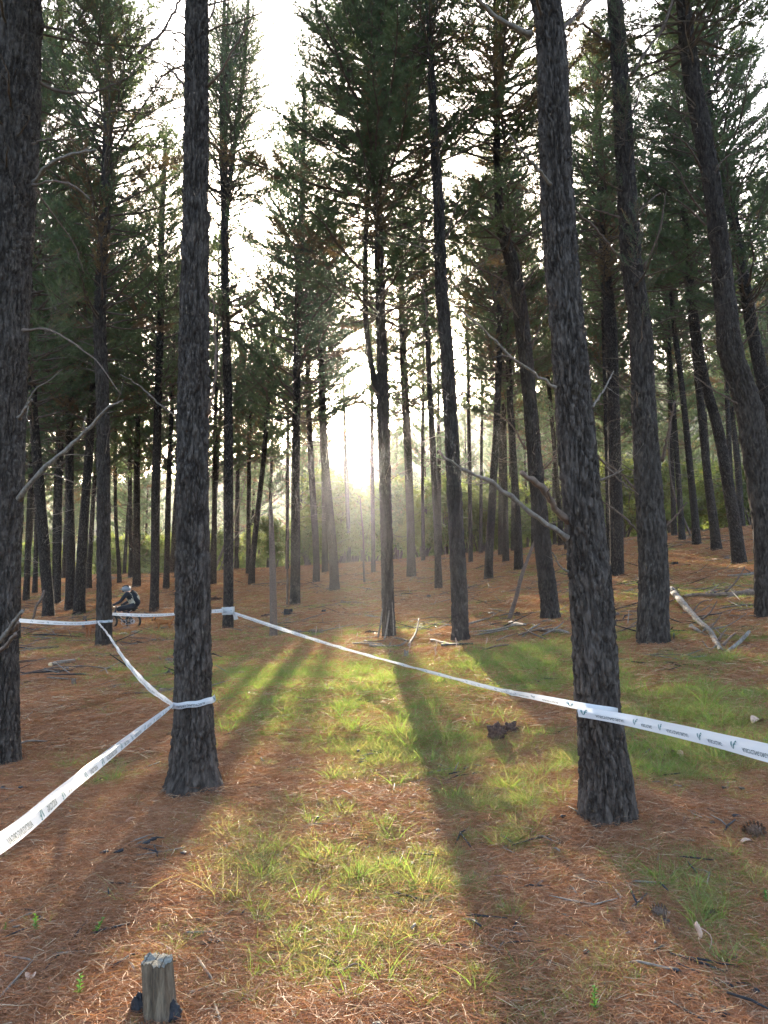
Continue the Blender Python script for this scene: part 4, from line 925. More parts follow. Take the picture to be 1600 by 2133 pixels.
tape([tp(234,1279,YG + .1), tp(300,1281,YG + 1), tp(372,1278,YG + 2.5), tp(443,1273,Y7 - 1), tp(465,1272,Y7 - .15)], [.07,.085,.07,.1,.1], 'white tape crossing in front of the cyclist to the forking pine', sag=.01, n=110)
def wrap(key, py, w, label, a0, a1, slope=0.0, pad=.022, letters=True, flip=True):
    rt, P, Y = TREES[key]; c = pix(proj(point_at(P, pix(800, py, Y)[2]))[0], py, Y); z = c[2]; c = point_at(P, z)
    v = [q for q in rt.children if q.name.startswith('trunk')][0].data; co = np.empty(len(v.vertices) * 3); v.vertices.foreach_get('co', co); co = co.reshape(-1, 3) + np.array(rt.location)
    near = co[np.abs(co[:, 2] - z) < .06]; 
    if len(near) < 6: near = co[np.argsort(np.abs(co[:, 2] - z))[:30]]
    c2 = near[:, :2].mean(0); r = float(np.percentile(np.linalg.norm(near[:, :2] - c2, axis=1), 92)) + pad * .5
    a = np.linspace(R(a0), R(a1), 24); Q = np.stack([c2[0] + r * np.cos(a), c2[1] + r * np.sin(a), z + slope * (a - a[0]) + .003 * np.sin(a * 7)], -1)
    return tape(Q, w, label, n=90, flip=flip, start=.04, fold=.08)
wrap('A', 1469, .052, 'short white tape band drawn round the thick pine with flared roots', 190, 368, .02)
wrap('G1', 1296, .06, 'short white tape band round the pine beside the cyclist', 175, 370, .01)
wrap('m7', 1274, .22, 'white tape knot wound round the forking pine', 150, 400, .01)
mb = MB()
for pts in ([(486,1276),(492,1283),(494,1290)], [(486,1277),(489,1284),(490,1291)], [(463,1270),(461,1268),(458,1272)]):
    P = np.array([pix(a, b, Y7 - .2) for a, b in pts]); S = np.array([.035, 0, 0]); V = np.vstack([P - S, P + S]); mb.add(V, [(0, 1, 4, 3), (1, 2, 5, 4)])
tag(mb.obj('tape_tails', M['tape']), 'loose white tape ends dangling from the knot on the forking pine', 'tape end')
rt, _, YL = TREES['L']
mb = MB(); rr = [(36,1292,14.8),(30,1293,14.8),(24,1300,14.8),(34,1298,14.8),(26,1289,14.8),(36,1292,14.8)]
P = np.array([pix(*q) for q in rr]); mb.tube(P, .014, 6, sub=24)
tag(mb.obj('tape_knot', M['tape']), 'crumpled white tape knot on the far left pine', 'tape knot')

# ------------------------------------------------------------------ snag, poles, stumps, logs, branch piles
def gpts(lst, lift=.03):
    out = []
    for p in lst:
        out.append(at(p[0], p[1], p[2] if len(p) > 2 else lift))
    return np.array(out)
def log(name, pts, w0, w1, label, cat, mat, twigs=(), n=10, group=None, jit=.12, cut=True):
    P = np.array(pts); zz = float(zc(P[0])); z2 = float(zc(P[-1])); r0, r1 = w0 * .5 * zz / FPX, w1 * .5 * z2 / FPX
    c = P.mean(0); root = empty(name, c, label, cat, group)
    mb = MB(); P = P + np.array([0, 0, 1]) * np.linspace(r0, r1, len(P))[:, None] * .8
    mb.tube(P, np.linspace(r0, r1, len(P)), n, sub=max(10, len(P) * 6), jit=jit, cap=False); mb.obj('stem', mat, root)
    if cut:
        mb = MB(); d = P[1] - P[0]; d /= np.linalg.norm(d); mb.tube([P[0] - d * .004, P[0] - d * .012], [r0 * .93, r0 * .9], n); mb.obj('cut_end', M['cut'], root)
    for tw in twigs:
        mb = MB(); Q = np.array(tw[0]); mb.tube(Q, np.linspace(tw[1], tw[2], len(Q)) * .5 * zz / FPX, 6, sub=14, jit=.1); mb.obj('branch', tw[3] if len(tw) > 3 else mat, root)
    return root
# snag: broken dead pole
b = at(570, 1328); Y = b[1]; root = empty('dead_snag', b, 'bare broken pole of a dead tree left of the sun gap', 'dead tree')
P = np.array([b + [0, 0, -.3], b, pix(569,1230,Y), pix(567,1150,Y), pix(564,1062,Y)]); build_trunk(P, np.array([8.5,8.2,7.3,6.2,4.4]) * float(zc(b)) / FPX, 20, 60, root, M['deadbrown'], 0, .15, 5, lumps=False)
mb = MB()
for k, a in enumerate((0, 1.6, 3, 4.6)):
    c = P[-1] + [math.cos(a) * .03, math.sin(a) * .03, -.05]; mb.tube([c, c + [0, 0, .12 + .05 * k], c + [0, 0, .2 + .07 * k]], [.022, .014, .002], 5)
mb.obj('splinter', M['dead'], root)
# dark pole leaning behind the tape tree
b = at(1060, 1293); Y = b[1]
P = np.array([b, pix(1075,1245,Y + .1), pix(1088,1195,Y + .2), pix(1103,1155,Y + .3), pix(1116,1122,Y + .4)]); mb = MB(); mb.tube(P, np.array([5,4.6,4,3.4,2.6]) * float(zc(b)) / FPX, 9, sub=30, jit=.1)
tag(mb.obj('leaning_pole', M['deadbrown']), 'dark dead pole leaning from the ground towards the kinked pine', 'fallen branch')
for pts, w, lab in (([(440,1205),(468,1135),(492,1070),(520,970)], 6, 'grey dead bough leaning against the forking pine, rising right'), ([(455,1172),(490,1120),(520,1085),(560,1033)], 3, 'thin pale dead branch rising right beside the forking pine')):
    b = at(*pts[0]); P = np.array([b] + [pix(x, y, b[1] + .05 * k) for k, (x, y) in enumerate(pts[1:])]); mb = MB(); mb.tube(P, np.linspace(w, w * .4, len(P)) * .5 * float(zc(b)) / FPX, 7, sub=24, jit=.1)
    tag(mb.obj('leaning_branch', M['dead']), lab, 'fallen branch')
# poles against the double stem
_, _, YH = TREES['H']
for (x0, y0, x1, y1, w, lab) in ((786,1335,797,1268,4.5,'left of the three grey sticks propped on the double-stemmed pine'),(800,1338,811,1272,4,'middle of the three grey sticks propped on the double-stemmed pine'),(820,1334,817,1254,3.5,'right of the three grey sticks propped on the double-stemmed pine')):
    b = at(x0, y0); P = [b, pix((x0 + x1) / 2 + 1, (y0 + y1) / 2, (b[1] + YH - .25) / 2), pix(x1, y1, YH - .2)]
    mb = MB(); mb.tube(P, np.array([w, w * .9, w * .6]) * .5 * float(zc(b)) / FPX, 7, sub=16, jit=.1); tag(mb.obj('propped_stick', M['dead']), lab, 'stick', 'sticks propped on the double-stemmed pine')
# small dead saplings
for pts, lab in (([(760,1218),(758,1190),(757,1120),(752,1060),(750,1035)], 'small black dead sapling left of the double-stemmed pine'), ([(1440,1120),(1400,1010),(1396,900),(1405,860)], 'bare crooked sapling right of the dark tufted pine'),([(598,1262),(599,1200),(597,1140),(600,1100)],'thin bare sapling growing behind the charred stump')):
    b = at(*pts[0]); P = np.array([b] + [pix(x, y, b[1]) for x, y in pts[1:]]); root = empty('dead_sapling', b, lab, 'sapling'); z = float(zc(b)); mb = MB(); mb.tube(P, np.linspace(4, 1.5, len(P)) * .5 * z / FPX * 1.3, 6, sub=24, jit=.1); mb.obj('stem', M['deadbrown'], root)
    for k in range(7):
        q = P[1 + k % (len(P) - 1)] * .6 + P[min(len(P) - 1, 2 + k % (len(P) - 1))] * .4; a = rng.uniform(0, 6.28); L = rng.uniform(.3, .9); mb = MB()
        mb.tube([q, q + [math.cos(a) * L * .5, math.sin(a) * L * .2, L * .35], q + [math.cos(a) * L * .8, math.sin(a) * L * .3, L]], [.014, .009, .003], 5, sub=8); mb.obj('branch', M['deadbrown'], root)
# fallen pale trunk on the right
G_ = gpts([(1398,1234),(1415,1255),(1436,1280),(1458,1305),(1478,1322),(1492,1345),(1502,1362)], .02)
tw = []
z0 = float(zc(G_[3]))
def up(px, py, pts): b = at(px, py, .08); return [b] + [pix(x, y, b[1] + .02 * k) for k, (x, y) in enumerate(pts)]
TW = [(1462,1298,[(1475,1280),(1494,1252)],4),(1443,1285,[(1452,1262),(1465,1252),(1478,1250)],3),(1480,1322,[(1484,1305),(1502,1280)],3),(1498,1345,[(1505,1320),(1515,1308)],3.5),(1507,1355,[(1514,1335),(1532,1318)],4),
      (1412,1250,[(1404,1285),(1392,1300)],2),(1430,1272,[(1428,1290),(1422,1302)],2),(1416,1240,[(1408,1235),(1400,1222)],3),(1412,1246,[(1411,1232),(1410,1222)],3),(1466,1303,[(1467,1296),(1464,1290)],2.5),
      (1495,1355,[(1480,1352),(1463,1335)],2.5),(1500,1362,[(1530,1362),(1580,1354)],3),(1484,1320,[(1510,1305),(1556,1278)],2)]
tw = [(up(a, b, c), w, w * .4, M['deadbrown'] if w >= 3 else M['dead']) for a, b, c, w in TW]
t = NT('peeling_pale_bark'); o_ = t.obj(); n_ = t.noise(o_, 9, 5, .7); m_ = t.pbsdf(t.ramp(n_, [(.4, (.09, .075, .062)), (.52, (.19, .165, .14)), (.8, (.29, .26, .22))]), .85, n_, .6, .02); M['pale'] = m_
log('fallen_tree', G_, 13, 10, 'pale peeling fallen trunk with dark broken limbs right of the tufted pine', 'fallen log', M['pale'], tw, cut=False)
log('log_piece', [at(1518,1362,.02), at(1540,1350,.06), at(1562,1338,.14)], 8, 7.5, 'short pale log piece beside the end of the fallen trunk', 'log', M['pale'])
log('peeled_bark_slab', [at(1440,1312,.02), at(1460,1324,.02), at(1482,1334,.02)], 11, 5, 'flaking cream bark slab lying under the fallen trunk', 'bark slab', M['pale'])
log('fallen_log', gpts([(1590,1238),(1540,1243),(1490,1246),(1440,1246),(1425,1248)]), 12, 7, 'long dark fallen log lying across the right slope', 'fallen log', M['log'], [(up(1512,1240,[(1530,1215),(1552,1181)]), 5, 2.5, M['deadbrown']), (up(1470,1242,[(1485,1228),(1497,1217)]), 3, 2, M['dead'])])
log('fallen_log', gpts([(1592,1198),(1555,1203),(1515,1206)]), 9, 7, 'short grey log behind the long dark fallen log on the right', 'fallen log', M['dead'], [(up(1566,1200,[(1560,1190),(1550,1184)]), 3, 2, M['deadbrown'])])
log('fallen_log', gpts([(588,1282),(650,1283),(710,1285),(778,1286)]), 6, 4, 'thin dark log lying level left of the double-stemmed pine', 'fallen log', M['log'])
log('fallen_log', gpts([(712,1259),(745,1260),(790,1262)]), 6, 4, 'short dark log further back left of the double-stemmed pine', 'fallen log', M['log'])
log('fallen_log', gpts([(20,1365),(50,1362),(90,1356),(122,1352)]), 7, 4, 'dark bark-covered log above the split wood at the left', 'fallen log', M['log'])
log('fallen_log', gpts([(105,1392),(125,1388),(153,1384)]), 10, 10, 'grey weathered log end lying in the split wood at the left', 'log', M['dead'])
log('fallen_log', gpts([(75,1314),(120,1312),(168,1309)]), 4, 3, 'thin fallen branch lying behind the left tape', 'fallen branch', M['log'])
log('fallen_log', gpts([(1070,1185),(1055,1180),(1000,1182)]), 4, 3, 'thin fallen log in front of the far pines right of centre', 'fallen branch', M['log'])
for k, (pts, w0, w1, lab, mt) in enumerate((([(740,1283),(790,1290),(838,1292)],5,3,'thin grey log crossing behind the double-stemmed pine','dead'),([(525,1223),(560,1219),(598,1214)],6,3,'dark fallen log at the foot of the thin right-leaning pine','log'),
    ([(640,1222),(690,1226),(735,1222)],4,3,'thin log before the sun-glow pine','log'),([(905,1232),(950,1224),(1000,1228)],4,3,'dark thin log behind the slender pine','log'),([(1045,1238),(1090,1231),(1130,1236)],5,3,'dark log behind the kinked pine foot','log'),
    ([(1400,1290),(1440,1298),(1500,1293)],3,2,'thin branch half hidden by the fallen pale trunk','deadbrown'),([(1520,1180),(1560,1172),(1600,1176)],4,3,'thin branch by the stout pine foot','dead'),([(60,1278),(110,1284),(150,1282)],4,2,'thin branch at the foot of the left-leaning pine','dead'),
    ([(300,1262),(340,1266),(372,1262)],3,2,'thin branch behind the brown dog','log'),([(1190,1215),(1150,1222),(1110,1216)],4,3,'grey log end behind the leaning tape pine','dead'),([(820,1246),(850,1240),(890,1246)],4,3,'short dark log right of the double-stemmed pine','log'))):
    log('fallen_log', gpts(pts), w0, w1, lab, 'fallen branch', M[mt])
# leaning dark branch behind the left tape
b = at(61, 1306); P = [b, pix(70,1285,b[1]), pix(76,1262,b[1]), pix(86,1248,b[1] + .2), pix(92,1230,b[1] + .4)]; mb = MB(); mb.tube(P, np.array([2, 3, 3.5, 3.5, 3]) * .8 * float(zc(b)) / FPX, 7, sub=20, jit=.1)
tag(mb.obj('leaning_branch', M['deadbrown']), 'dark crooked branch leaning on the left pine behind the tape', 'fallen branch')
# branch piles: each stick by itself
def stick(a, b_, w, mat, lab, grp, lift=(.03, .08), bend=0.0):
    A, B = at(*a, lift[0]), at(*b_, lift[1]); mdl = (A + B) / 2 + np.array([0, 0, bend]) + rng.normal(0, .03, 3); z = float(zc(A)) * 1.12; mdl[2] = max(mdl[2], tz(mdl[0], mdl[1]) + .02)
    mb = MB(); mb.tube([A, mdl, B], np.array([w, w * .85, w * .5]) * .5 * z / FPX, 7, sub=14, jit=.14); tag(mb.obj('fallen_stick', mat), lab, 'stick', grp)
PILE1 = [((722,1342),(768,1331),3.2,0),((735,1345),(795,1349),3.5,0),((745,1336),(790,1330),3,1),((780,1324),(850,1343),6,1),((838,1348),(868,1332),5,0),((770,1352),(838,1352),5,0),((812,1346),(822,1330),4,0),((850,1351),(873,1318),5,1),((812,1364),(840,1362),3,0),((720,1346),(800,1342),3,1),((760,1340),(812,1352),4,0)]
for k, (a, b_, w, m) in enumerate(PILE1):
    stick(a, b_, w, M['dead'] if m == 0 else M['deadbrown'], 'grey stick in the loose ring of branches under the double-stemmed pine', 'sticks under the double-stemmed pine', (.03 + .02 * (k % 3), .05 + (.28 if k == 7 else .03 * (k % 2))))
PILE2 = [((890,1326),(945,1328),5,0),((890,1321),(935,1308),3,0),((976,1306),(1020,1300),4.5,0),((978,1321),(1075,1322),6,0),((898,1340),(1008,1357),7.5,1),((920,1352),(985,1352),6,2),((1005,1358),(1060,1361),4,1),((1062,1302),(1095,1322),9,0),((1040,1320),(1085,1298),4,0),((1088,1331),(1125,1310),5,0),((1110,1305),(1135,1328),5,0),((1130,1331),(1175,1317),3.5,0),((1140,1320),(1190,1326),8,0),((1095,1305),(1172,1287),3,0),((1080,1330),(1150,1318),4,1),((1120,1300),(1150,1312),3,0),((1035,1340),(1080,1325),3,1),((900,1318),(870,1322),3,0),((970,1330),(1060,1326),4,0)]
for k, (a, b_, w, m) in enumerate(PILE2):
    stick(a, b_, w, (M['dead'], M['deadbrown'], M['char'])[m], 'dead branch lying in the long pile between the slender pine and the leaning pine' if m < 2 else 'charred branch lying under the slender pine', 'branches in the long pile', (.03 + .02 * (k % 3), .05 + .05 * (k % 4)))
PILE3 = [((0,1520),(30,1500),5,0),((0,1535),(38,1507),6,0),((8,1540),(50,1500),3,1),((20,1530),(68,1492),2.5,1),((15,1568),(98,1556),5,0)]
for k, (a, b_, w, m) in enumerate(PILE3):
    stick(a, b_, w, M['dead'] if m == 0 else M['deadbrown'], 'weathered stick in the small heap at the foot of the left-edge pine', 'sticks at the left edge', (.03, .06))
for a, b_, w, lab in [((945,1478),(985,1466),3,'thin grey stick lying on the grass left of the rotten stump'),((1010,1467),(1042,1466),4,'short dark stick on the needles above the rotten stump'),((1500,1625),(1515,1655),4,'pale twig on the needles near the right edge'),
   ((160,1680),(230,1672),4,'long thin dead twig on the red needles below the tape'),((190,1812),(290,1745),2.5,'thin bent twig on the needles left of the bare patch'),((0,1782),(35,1775),9,'brown stick cut by the left edge below the tape'),((1280,2080),(1300,2040),3,'short twig in the grass near the bottom right'),
   ((690,2045),(762,2040),3.5,'short dark twig on the grass near the bottom middle'),((1400,1730),(1455,1742),3.5,'dry twig right of the leaning pine foot'),((1010,1395),(1040,1390),4,'pale cut stick lying in the sunlit grass')]:
    stick(a, b_, w, M['deadbrown'] if 'dark' in lab or 'brown' in lab else M['dead'], lab, None, (.012, .02), .005)
# split wood chips at the left: uncountable
mb = MB()
for k in range(260):
    a, b_ = rng.normal(85, 40), rng.normal(1385, 16)
    if not (10 < a < 165 and 1352 < b_ < 1420): continue
    q = at(a, b_, .02); an = rng.normal(.1, .5); L = rng.uniform(.03, .2); d = np.array([math.cos(an), math.sin(an), rng.normal(0, .15)]); mb.box(q, (L / 2 * 1, .012, .006), Matrix(((d[0], -d[1], 0), (d[1], d[0], 0), (d[2], 0, 1))), 0)
tag(mb.obj('wood_chips', M['cut'], None, False), None, None, None, 'stuff')

def stump(base, top, w0, w1, label, mat, lean=(0, 0), nseg=22, rag=.06, name='tree_stump', topmat=None):
    b = at(*base); z = float(zc(b)); t = pix(top[0], top[1], b[1]); r0, r1 = w0 * .5 * z / FPX, w1 * .5 * z / FPX; root = empty(name, b, label, 'stump')
    nr = 14; a = np.linspace(0, 2 * math.pi, nseg, endpoint=False); V = []; H = t - b
    for k in range(nr + 1):
        s = k / nr; c = b + H * s + [0, 0, -.06 * (1 - s)]; r = r0 + (r1 - r0) * s
        g = 1 + .07 * np.sin(a * 5 + 1.3 * s) + .05 * np.sin(a * 9 + 2 + s) - .10 * np.exp(-((a - 4.45 - .1 * s) / .10)**2) - .08 * np.exp(-((a - 5.25 + .15 * s) / .08)**2) - .07 * np.exp(-((a - 3.7) / .08)**2)
        zz = c[2] + (rag * (np.sin(a * 3 + 1) * .5 + rng.uniform(-.5, .5, nseg)) if k == nr else 0)
        V.append(np.stack([c[0] + r * g * np.cos(a), c[1] + r * g * np.sin(a), zz + 0 * a], -1))
    V = np.vstack(V); i, j = np.meshgrid(np.arange(nr), np.arange(nseg), indexing='ij'); Q = np.stack([i * nseg + j, i * nseg + (j + 1) % nseg, (i + 1) * nseg + (j + 1) % nseg, (i + 1) * nseg + j], -1).reshape(-1, 4)
    uv = None; link('wood', mesh_np('stump_wood', V - b, Q, None, [mat]), root)
    e = V[-nseg:]; c = e.mean(0); rings = [e + (c - e) * f + np.array([0, 0, rag * .12]) * (f > .1) for f in (0, .12, .45, .8)]; W = np.vstack(rings + [c[None]])
    i, j = np.meshgrid(np.arange(3), np.arange(nseg), indexing='ij'); Q = np.stack([i * nseg + j, i * nseg + (j + 1) % nseg, (i + 1) * nseg + (j + 1) % nseg, (i + 1) * nseg + j], -1).reshape(-1, 4)
    Tt = np.stack([3 * nseg + np.arange(nseg), 3 * nseg + (np.arange(nseg) + 1) % nseg, np.full(nseg, 4 * nseg)], -1)
    link('top_face', mesh_np('stump_top', W - b + [0, 0, .002], Q, Tt, [topmat or mat], None, False), root); return root
t = NT('grey_split_wood'); o_ = t.obj(); mp = t.n('ShaderNodeMapping', {'Vector': o_, 'Scale': (1, 1, .12)}).outputs[0]; n_ = t.noise(mp, 55, 6, .7); n2 = t.noise(o_, 6, 4)
cc = t.ramp(n_, [(.3, (.03, .026, .022)), (.5, (.115, .088, .06)), (.75, (.24, .195, .135))]); cc = t.mix(t.ramp(n2, [(.45, (0, 0, 0)), (.7, (1, 1, 1))]), cc, t.ramp(n_, [(.3, (.05, .035, .025)), (.7, (.2, .15, .11))]))
M['greywood'] = t.pbsdf(cc, .9, n_, 1.0, .01, .1)
t = NT('grey_cut_top'); o_ = t.obj(); n_ = t.noise(o_, 70, 5, .7); wv = t.n('ShaderNodeTexWave', {'Vector': o_, 'Scale': 9.0, 'Distortion': 2.0}, wave_type='BANDS').outputs[1]
M['greytop'] = t.pbsdf(t.mix(t.ramp(wv, [(.0, (1, 1, 1)), (.08, (0, 0, 0))]), t.ramp(n_, [(.3, (.12, .115, .095)), (.7, (.30, .29, .25))]), (.04, .035, .03)), .9, n_, .8, .01, .1)
stump((338,2128), (327,2000), 70, 63, 'weathered grey cut stump with deep cracks at the bottom left', M['greywood'], rag=.012, nseg=64, topmat=M['greytop'])
stump((600,1284), (600,1270), 19, 18, 'charred stump behind the bare pole', M['char'], rag=.05)
stump((1407,1182), (1406,1172), 15, 13, 'small dark stump right of the dark tufted pine', M['char'], rag=.04)
stump((172,1318), (177,1286), 9, 7, 'dark tilted stump under the left tape near the small dog', M['deadbrown'], rag=.08)
stump((674,1281), (674,1271), 10, 9, 'little square stump on the level dark log', M['char'], rag=.05)
stump((893,1247), (893,1240), 10, 9, 'little dark stump left of the slender pine', M['char'], rag=.04)
stump((160,1432), (153,1418), 13, 9, 'broken reddish stump on the needles at the left', M['deadbrown'], rag=.05)
stump((846,1372), (846,1358), 12, 9, 'small grey splintered stump before the propped sticks', M['dead'], rag=.05)
stump((1290,1170), (1290,1163), 9, 8, 'tiny stump behind the leaning tape pine', M['char'], rag=.04)
def lump_obj(name, parts, mat, label, cat, amp=.3, group=None):
    mb = MB(); 
    for k, (px, py, wx, hz, d) in enumerate(parts):
        q = at(px, py); z = float(zc(q)); rx = wx * .5 * z / FPX; rz = hz * z / FPX * .6; mb.lump((q[0], q[1] + rx * d * .5, q[2] + rz * .55), rx, rx * d, rz, px * .13 + k, amp, 30, 18, 0, 2.4)
    return tag(mb.obj(name, mat), label, cat, group)
M['rot'] = simple('rotten_bark', (.075, .042, .03), .95, .6, 40, 1.0)
lump_obj('charred_lump', [(286,2122,34,48,.8)], M['char'], 'black charred chunk left of the grey cut stump', 'charred wood', .2)
lump_obj('charred_lump', [(352,2138,46,46,.8)], M['char'], 'black charred chunk in front of the grey cut stump', 'charred wood', .2)
lump_obj('rotten_stump', [(1036,1546,38,34,.9),(1066,1530,42,22,.8)], M['rot'], 'rotten dark stump chunk left of the leaning pine', 'rotten stump', .35)
for px, py, w, h, lab in ((265,1316,22,10,'flat sandy stone below the bicycle'),(258,1326,18,9,'sandy stone in front of the flat stone by the cyclist'),(284,1322,24,9,'low sandy stone among dry tussocks by the cyclist'),(275,1330,14,7,'small sandy stone nearest of the stones by the cyclist')):
    lump_obj('stone', [(px, py, w, h, .8)], M['stone'], lab, 'stone', .3, 'stones by the cyclist')
for px, py, w, h, lab in ((775,1322,26,9,'brown rounded mound left of the propped sticks'),(838,1284,26,7,'low dark mound right of the double-stemmed pine'),(1079,1284,13,9,'dark lump beside the dark leaning pole'),(840,1256,12,9,'dark lump far behind the double-stemmed pine'),(555,1288,24,9,'dark burnt lump left of the bare pole'),(446,1255,22,12,'dark heap between the thick taped pine and the forking pine'),
      (112,1640,0,0,''),(42,1692,26,9,'black charred piece on the needles at the left'),(50,1650,22,11,'dark rotten wood piece left of the tape'),(350,1290,0,0,'')):
    if w: lump_obj('burnt_lump', [(px, py, w, h, .8)], M['rot'], lab, 'burnt wood', .35)
def cone(px, py, w, label, mat=None):
    q = at(px, py); z = float(zc(q)); r = w * .5 * z / FPX; mb = MB(); mb.lump((q[0], q[1], q[2] + r * .7), r * .8, r * .6, r * .6, 1, .1, 10, 6)
    for k in range(60):
        a = k * 2.399; s = (k + .5) / 60; x = (s * 2 - 1) * r; rr = math.sqrt(max(0, 1 - (s * 2 - 1)**2)) * r * .75
        n = np.array([(s * 2 - 1) * .5, math.cos(a), math.sin(a)]); n /= np.linalg.norm(n); c = np.array([q[0] + x * .95, q[1] + rr * math.cos(a), q[2] + r * .7 + rr * math.sin(a)])
        sd = np.cross(n, [1, 0, 0]); sd /= np.linalg.norm(sd) + 1e-9; V = [c - sd * r * .18, c + sd * r * .18, c + n * r * .32 + sd * r * .12, c + n * r * .32 - sd * r * .12, c + n * r * .1 + np.array([r * .16, 0, 0])]
        mb.add(V, [(0, 1, 2, 3)], [(0, 4, 1), (1, 4, 2), (2, 4, 3)])
    return tag(mb.obj('pine_cone', mat or M['cone'], None, False), label, 'pine cone')
cone(1372,1912,34,'pale-tipped pine cone on the needles at the lower right', M['deadbrown']); cone(1572,1745,40,'large brown pine cone near the right edge'); cone(219,1483,13,'dark pine cone between the slanting tape and the left heap', M['char']); cone(276,1806,16,'dark pine cone on the red needles at the left', M['char']); cone(57,1798,16,'dark pine cone by the left edge', M['char']); cone(1378,1366,14,'brown pine cone at the foot of the dark tufted pine'); cone(1480,1912,24,'reddish pine cone half buried at the lower right'); cone(352,1536,12,'dark pine cone left of the thick taped pine', M['char'])
# curved pale branch behind the stump
P = np.array([at(306,1969,.012), at(330,1974,.02), at(352,1986,.02), at(372,2003,.01)]); z = float(zc(P[0])); mb = MB(); mb.tube(P, np.array([2, 4.5, 5.5, 3]) * .5 * z / FPX, 9, sub=20, jit=.08); tag(mb.obj('curved_branch', M['dead']), 'curved pale branch lying behind the grey cut stump', 'stick')
# dry curled leaves
M['dryleaf'] = simple('dry_pinkish_leaf', (.45, .30, .22), .7, .2, 30)
def dry_leaf(px, py, w, label, h=.5, ang=0.0):
    q = at(px, py, .012); z = float(zc(q)); L = w * z / FPX; n = 9; s = np.linspace(0, 1, n); wd = np.sin(math.pi * s**.8) * L * h * .5 + .001; V = []
    for k in range(n):
        c = q + np.array([math.cos(ang), math.sin(ang), 0]) * L * (s[k] - .5) + [0, 0, .15 * L * math.sin(math.pi * s[k])]; sd = np.array([-math.sin(ang), math.cos(ang), 0]) * wd[k]
        V += [c - sd + [0, 0, wd[k] * .6], c, c + sd + [0, 0, wd[k] * .8]]
    Q = [(3 * k + j, 3 * k + j + 1, 3 * k + j + 4, 3 * k + j + 3) for k in range(n - 1) for j in range(2)]; mb = MB(); mb.add(V, Q); tag(mb.obj('dry_leaf', M['dryleaf']), label, 'dry leaf')
dry_leaf(63,2045,40,'pink curled dry leaf on the red needles at the bottom left', .5, 1.9); dry_leaf(1558,1762,36,'tan narrow dry leaf near the right edge', .35, .1); dry_leaf(1392,1912,40,'pale narrow dry leaf standing left of the lower right cone', .25, 1.1); dry_leaf(275,1716,36,'pale torn bark strip on the needles below the tape', .25, .8); dry_leaf(1058,1606,18,'small pale dry leaf right of the sunny grass', .5, .2); dry_leaf(1580,1510,36,'pinkish curled leaf above the right tape', .7, .4); dry_leaf(1410,1578,40,'pale torn leaf in the grass under the right tape', .5, 1.8)
# tussocks by the rider, herbs in front
TUS = [grass_tuft(260 + k, 120, .42, .18, .012, .75, .9) for k in range(2)]
for px, py, s, lab in ((325,1326,1.0,'straw-coloured tussock left of the brown dog'),(348,1328,.8,'straw-coloured tussock under the brown dog'),(298,1322,.7,'small dry tussock beside the stones'),(183,1316,.5,'pale dry tussock by the small dog at the left')):
    o = link('grass_tussock', TUS[px % 2], None, at(px, py)); o.scale = (s, s, s); tag(o, lab, 'tussock')
M['herb'] = needle_mat('herb_leaves', (.06, .14, .03), (.12, .26, .05), (.3, .3, .1), .45)
def herb(px, py, hpx, label, tilt=0.0):
    q = at(px, py); z = float(zc(q)); H = hpx * z / FPX; n = 26; s = np.linspace(.15, 1, n); a = np.arange(n) * 2.4
    base = np.stack([tilt * s * H, 0 * s, s * H * .85], -1); d = np.stack([np.cos(a), np.sin(a), .9 + 0 * a], -1); d /= np.linalg.norm(d, axis=1)[:, None]
    V, Q, t_, b_ = strips(n, base, d, H * .3 * (1.1 - .6 * s), np.full(n, H * .07), np.stack([0 * a, 0 * a, -.4 + 0 * a], -1), rng.uniform(0, 1, n), np.zeros(n))
    mb = MB(); mb.tube([[0, 0, -.02], [tilt * .5 * H, 0, H * .45], [tilt * H, 0, H * .85]], [.002, .0016, .001], 5); wv, wq = np.vstack(mb.V), np.vstack(mb.Q)
    me = mesh_np('herb', np.vstack([V, wv]), np.vstack([Q, wq + len(V)]), None, [M['herb']], None, True, {'tint': np.r_[t_, np.ones(len(wv)) * .5], 'brown': np.zeros(len(V) + len(wv))}); tag(link('leafy_herb', me, None, q), label, 'herb')
herb(72,1952,52,'small dark green upright herb at the left'); herb(10,1950,30,'tiny herb cut by the left edge'); herb(192,1952,44,'green herb leaning right on the red needles', .5); herb(165,2085,62,'green herb left of the grey cut stump'); herb(1596,1888,40,'bright green herb at the right edge'); herb(1240,2110,60,'leafy herb near the bottom right'); herb(123,2130,24,'green seedling at the bottom left')
# dry flower stalks
for k, (px, py, h) in enumerate(((905,1385,50),(912,1395,45),(850,1370,30),(955,1370,40),(655,1345,40),(710,1330,30),(1010,1360,30),(1475,1990,60),(740,1345,26))):
    q = at(px, py); H = h * float(zc(q)) / FPX; mb = MB(); mb.tube([q, q + [.02, 0, H * .6], q + [.05 * (-1)**k, 0, H]], [.003, .0025, .002], 4, sub=8)
    for j in range(5): mb.lump(q + [.05 * (-1)**k * (.6 + .08 * j), 0, H * (.7 + .07 * j)], .012, .012, .018, j, .2, 5, 3)
    tag(mb.obj('dry_stalk', M['dryleaf']), 'dry seed stalk standing in the grass', 'dry stalk', 'dry seed stalks')

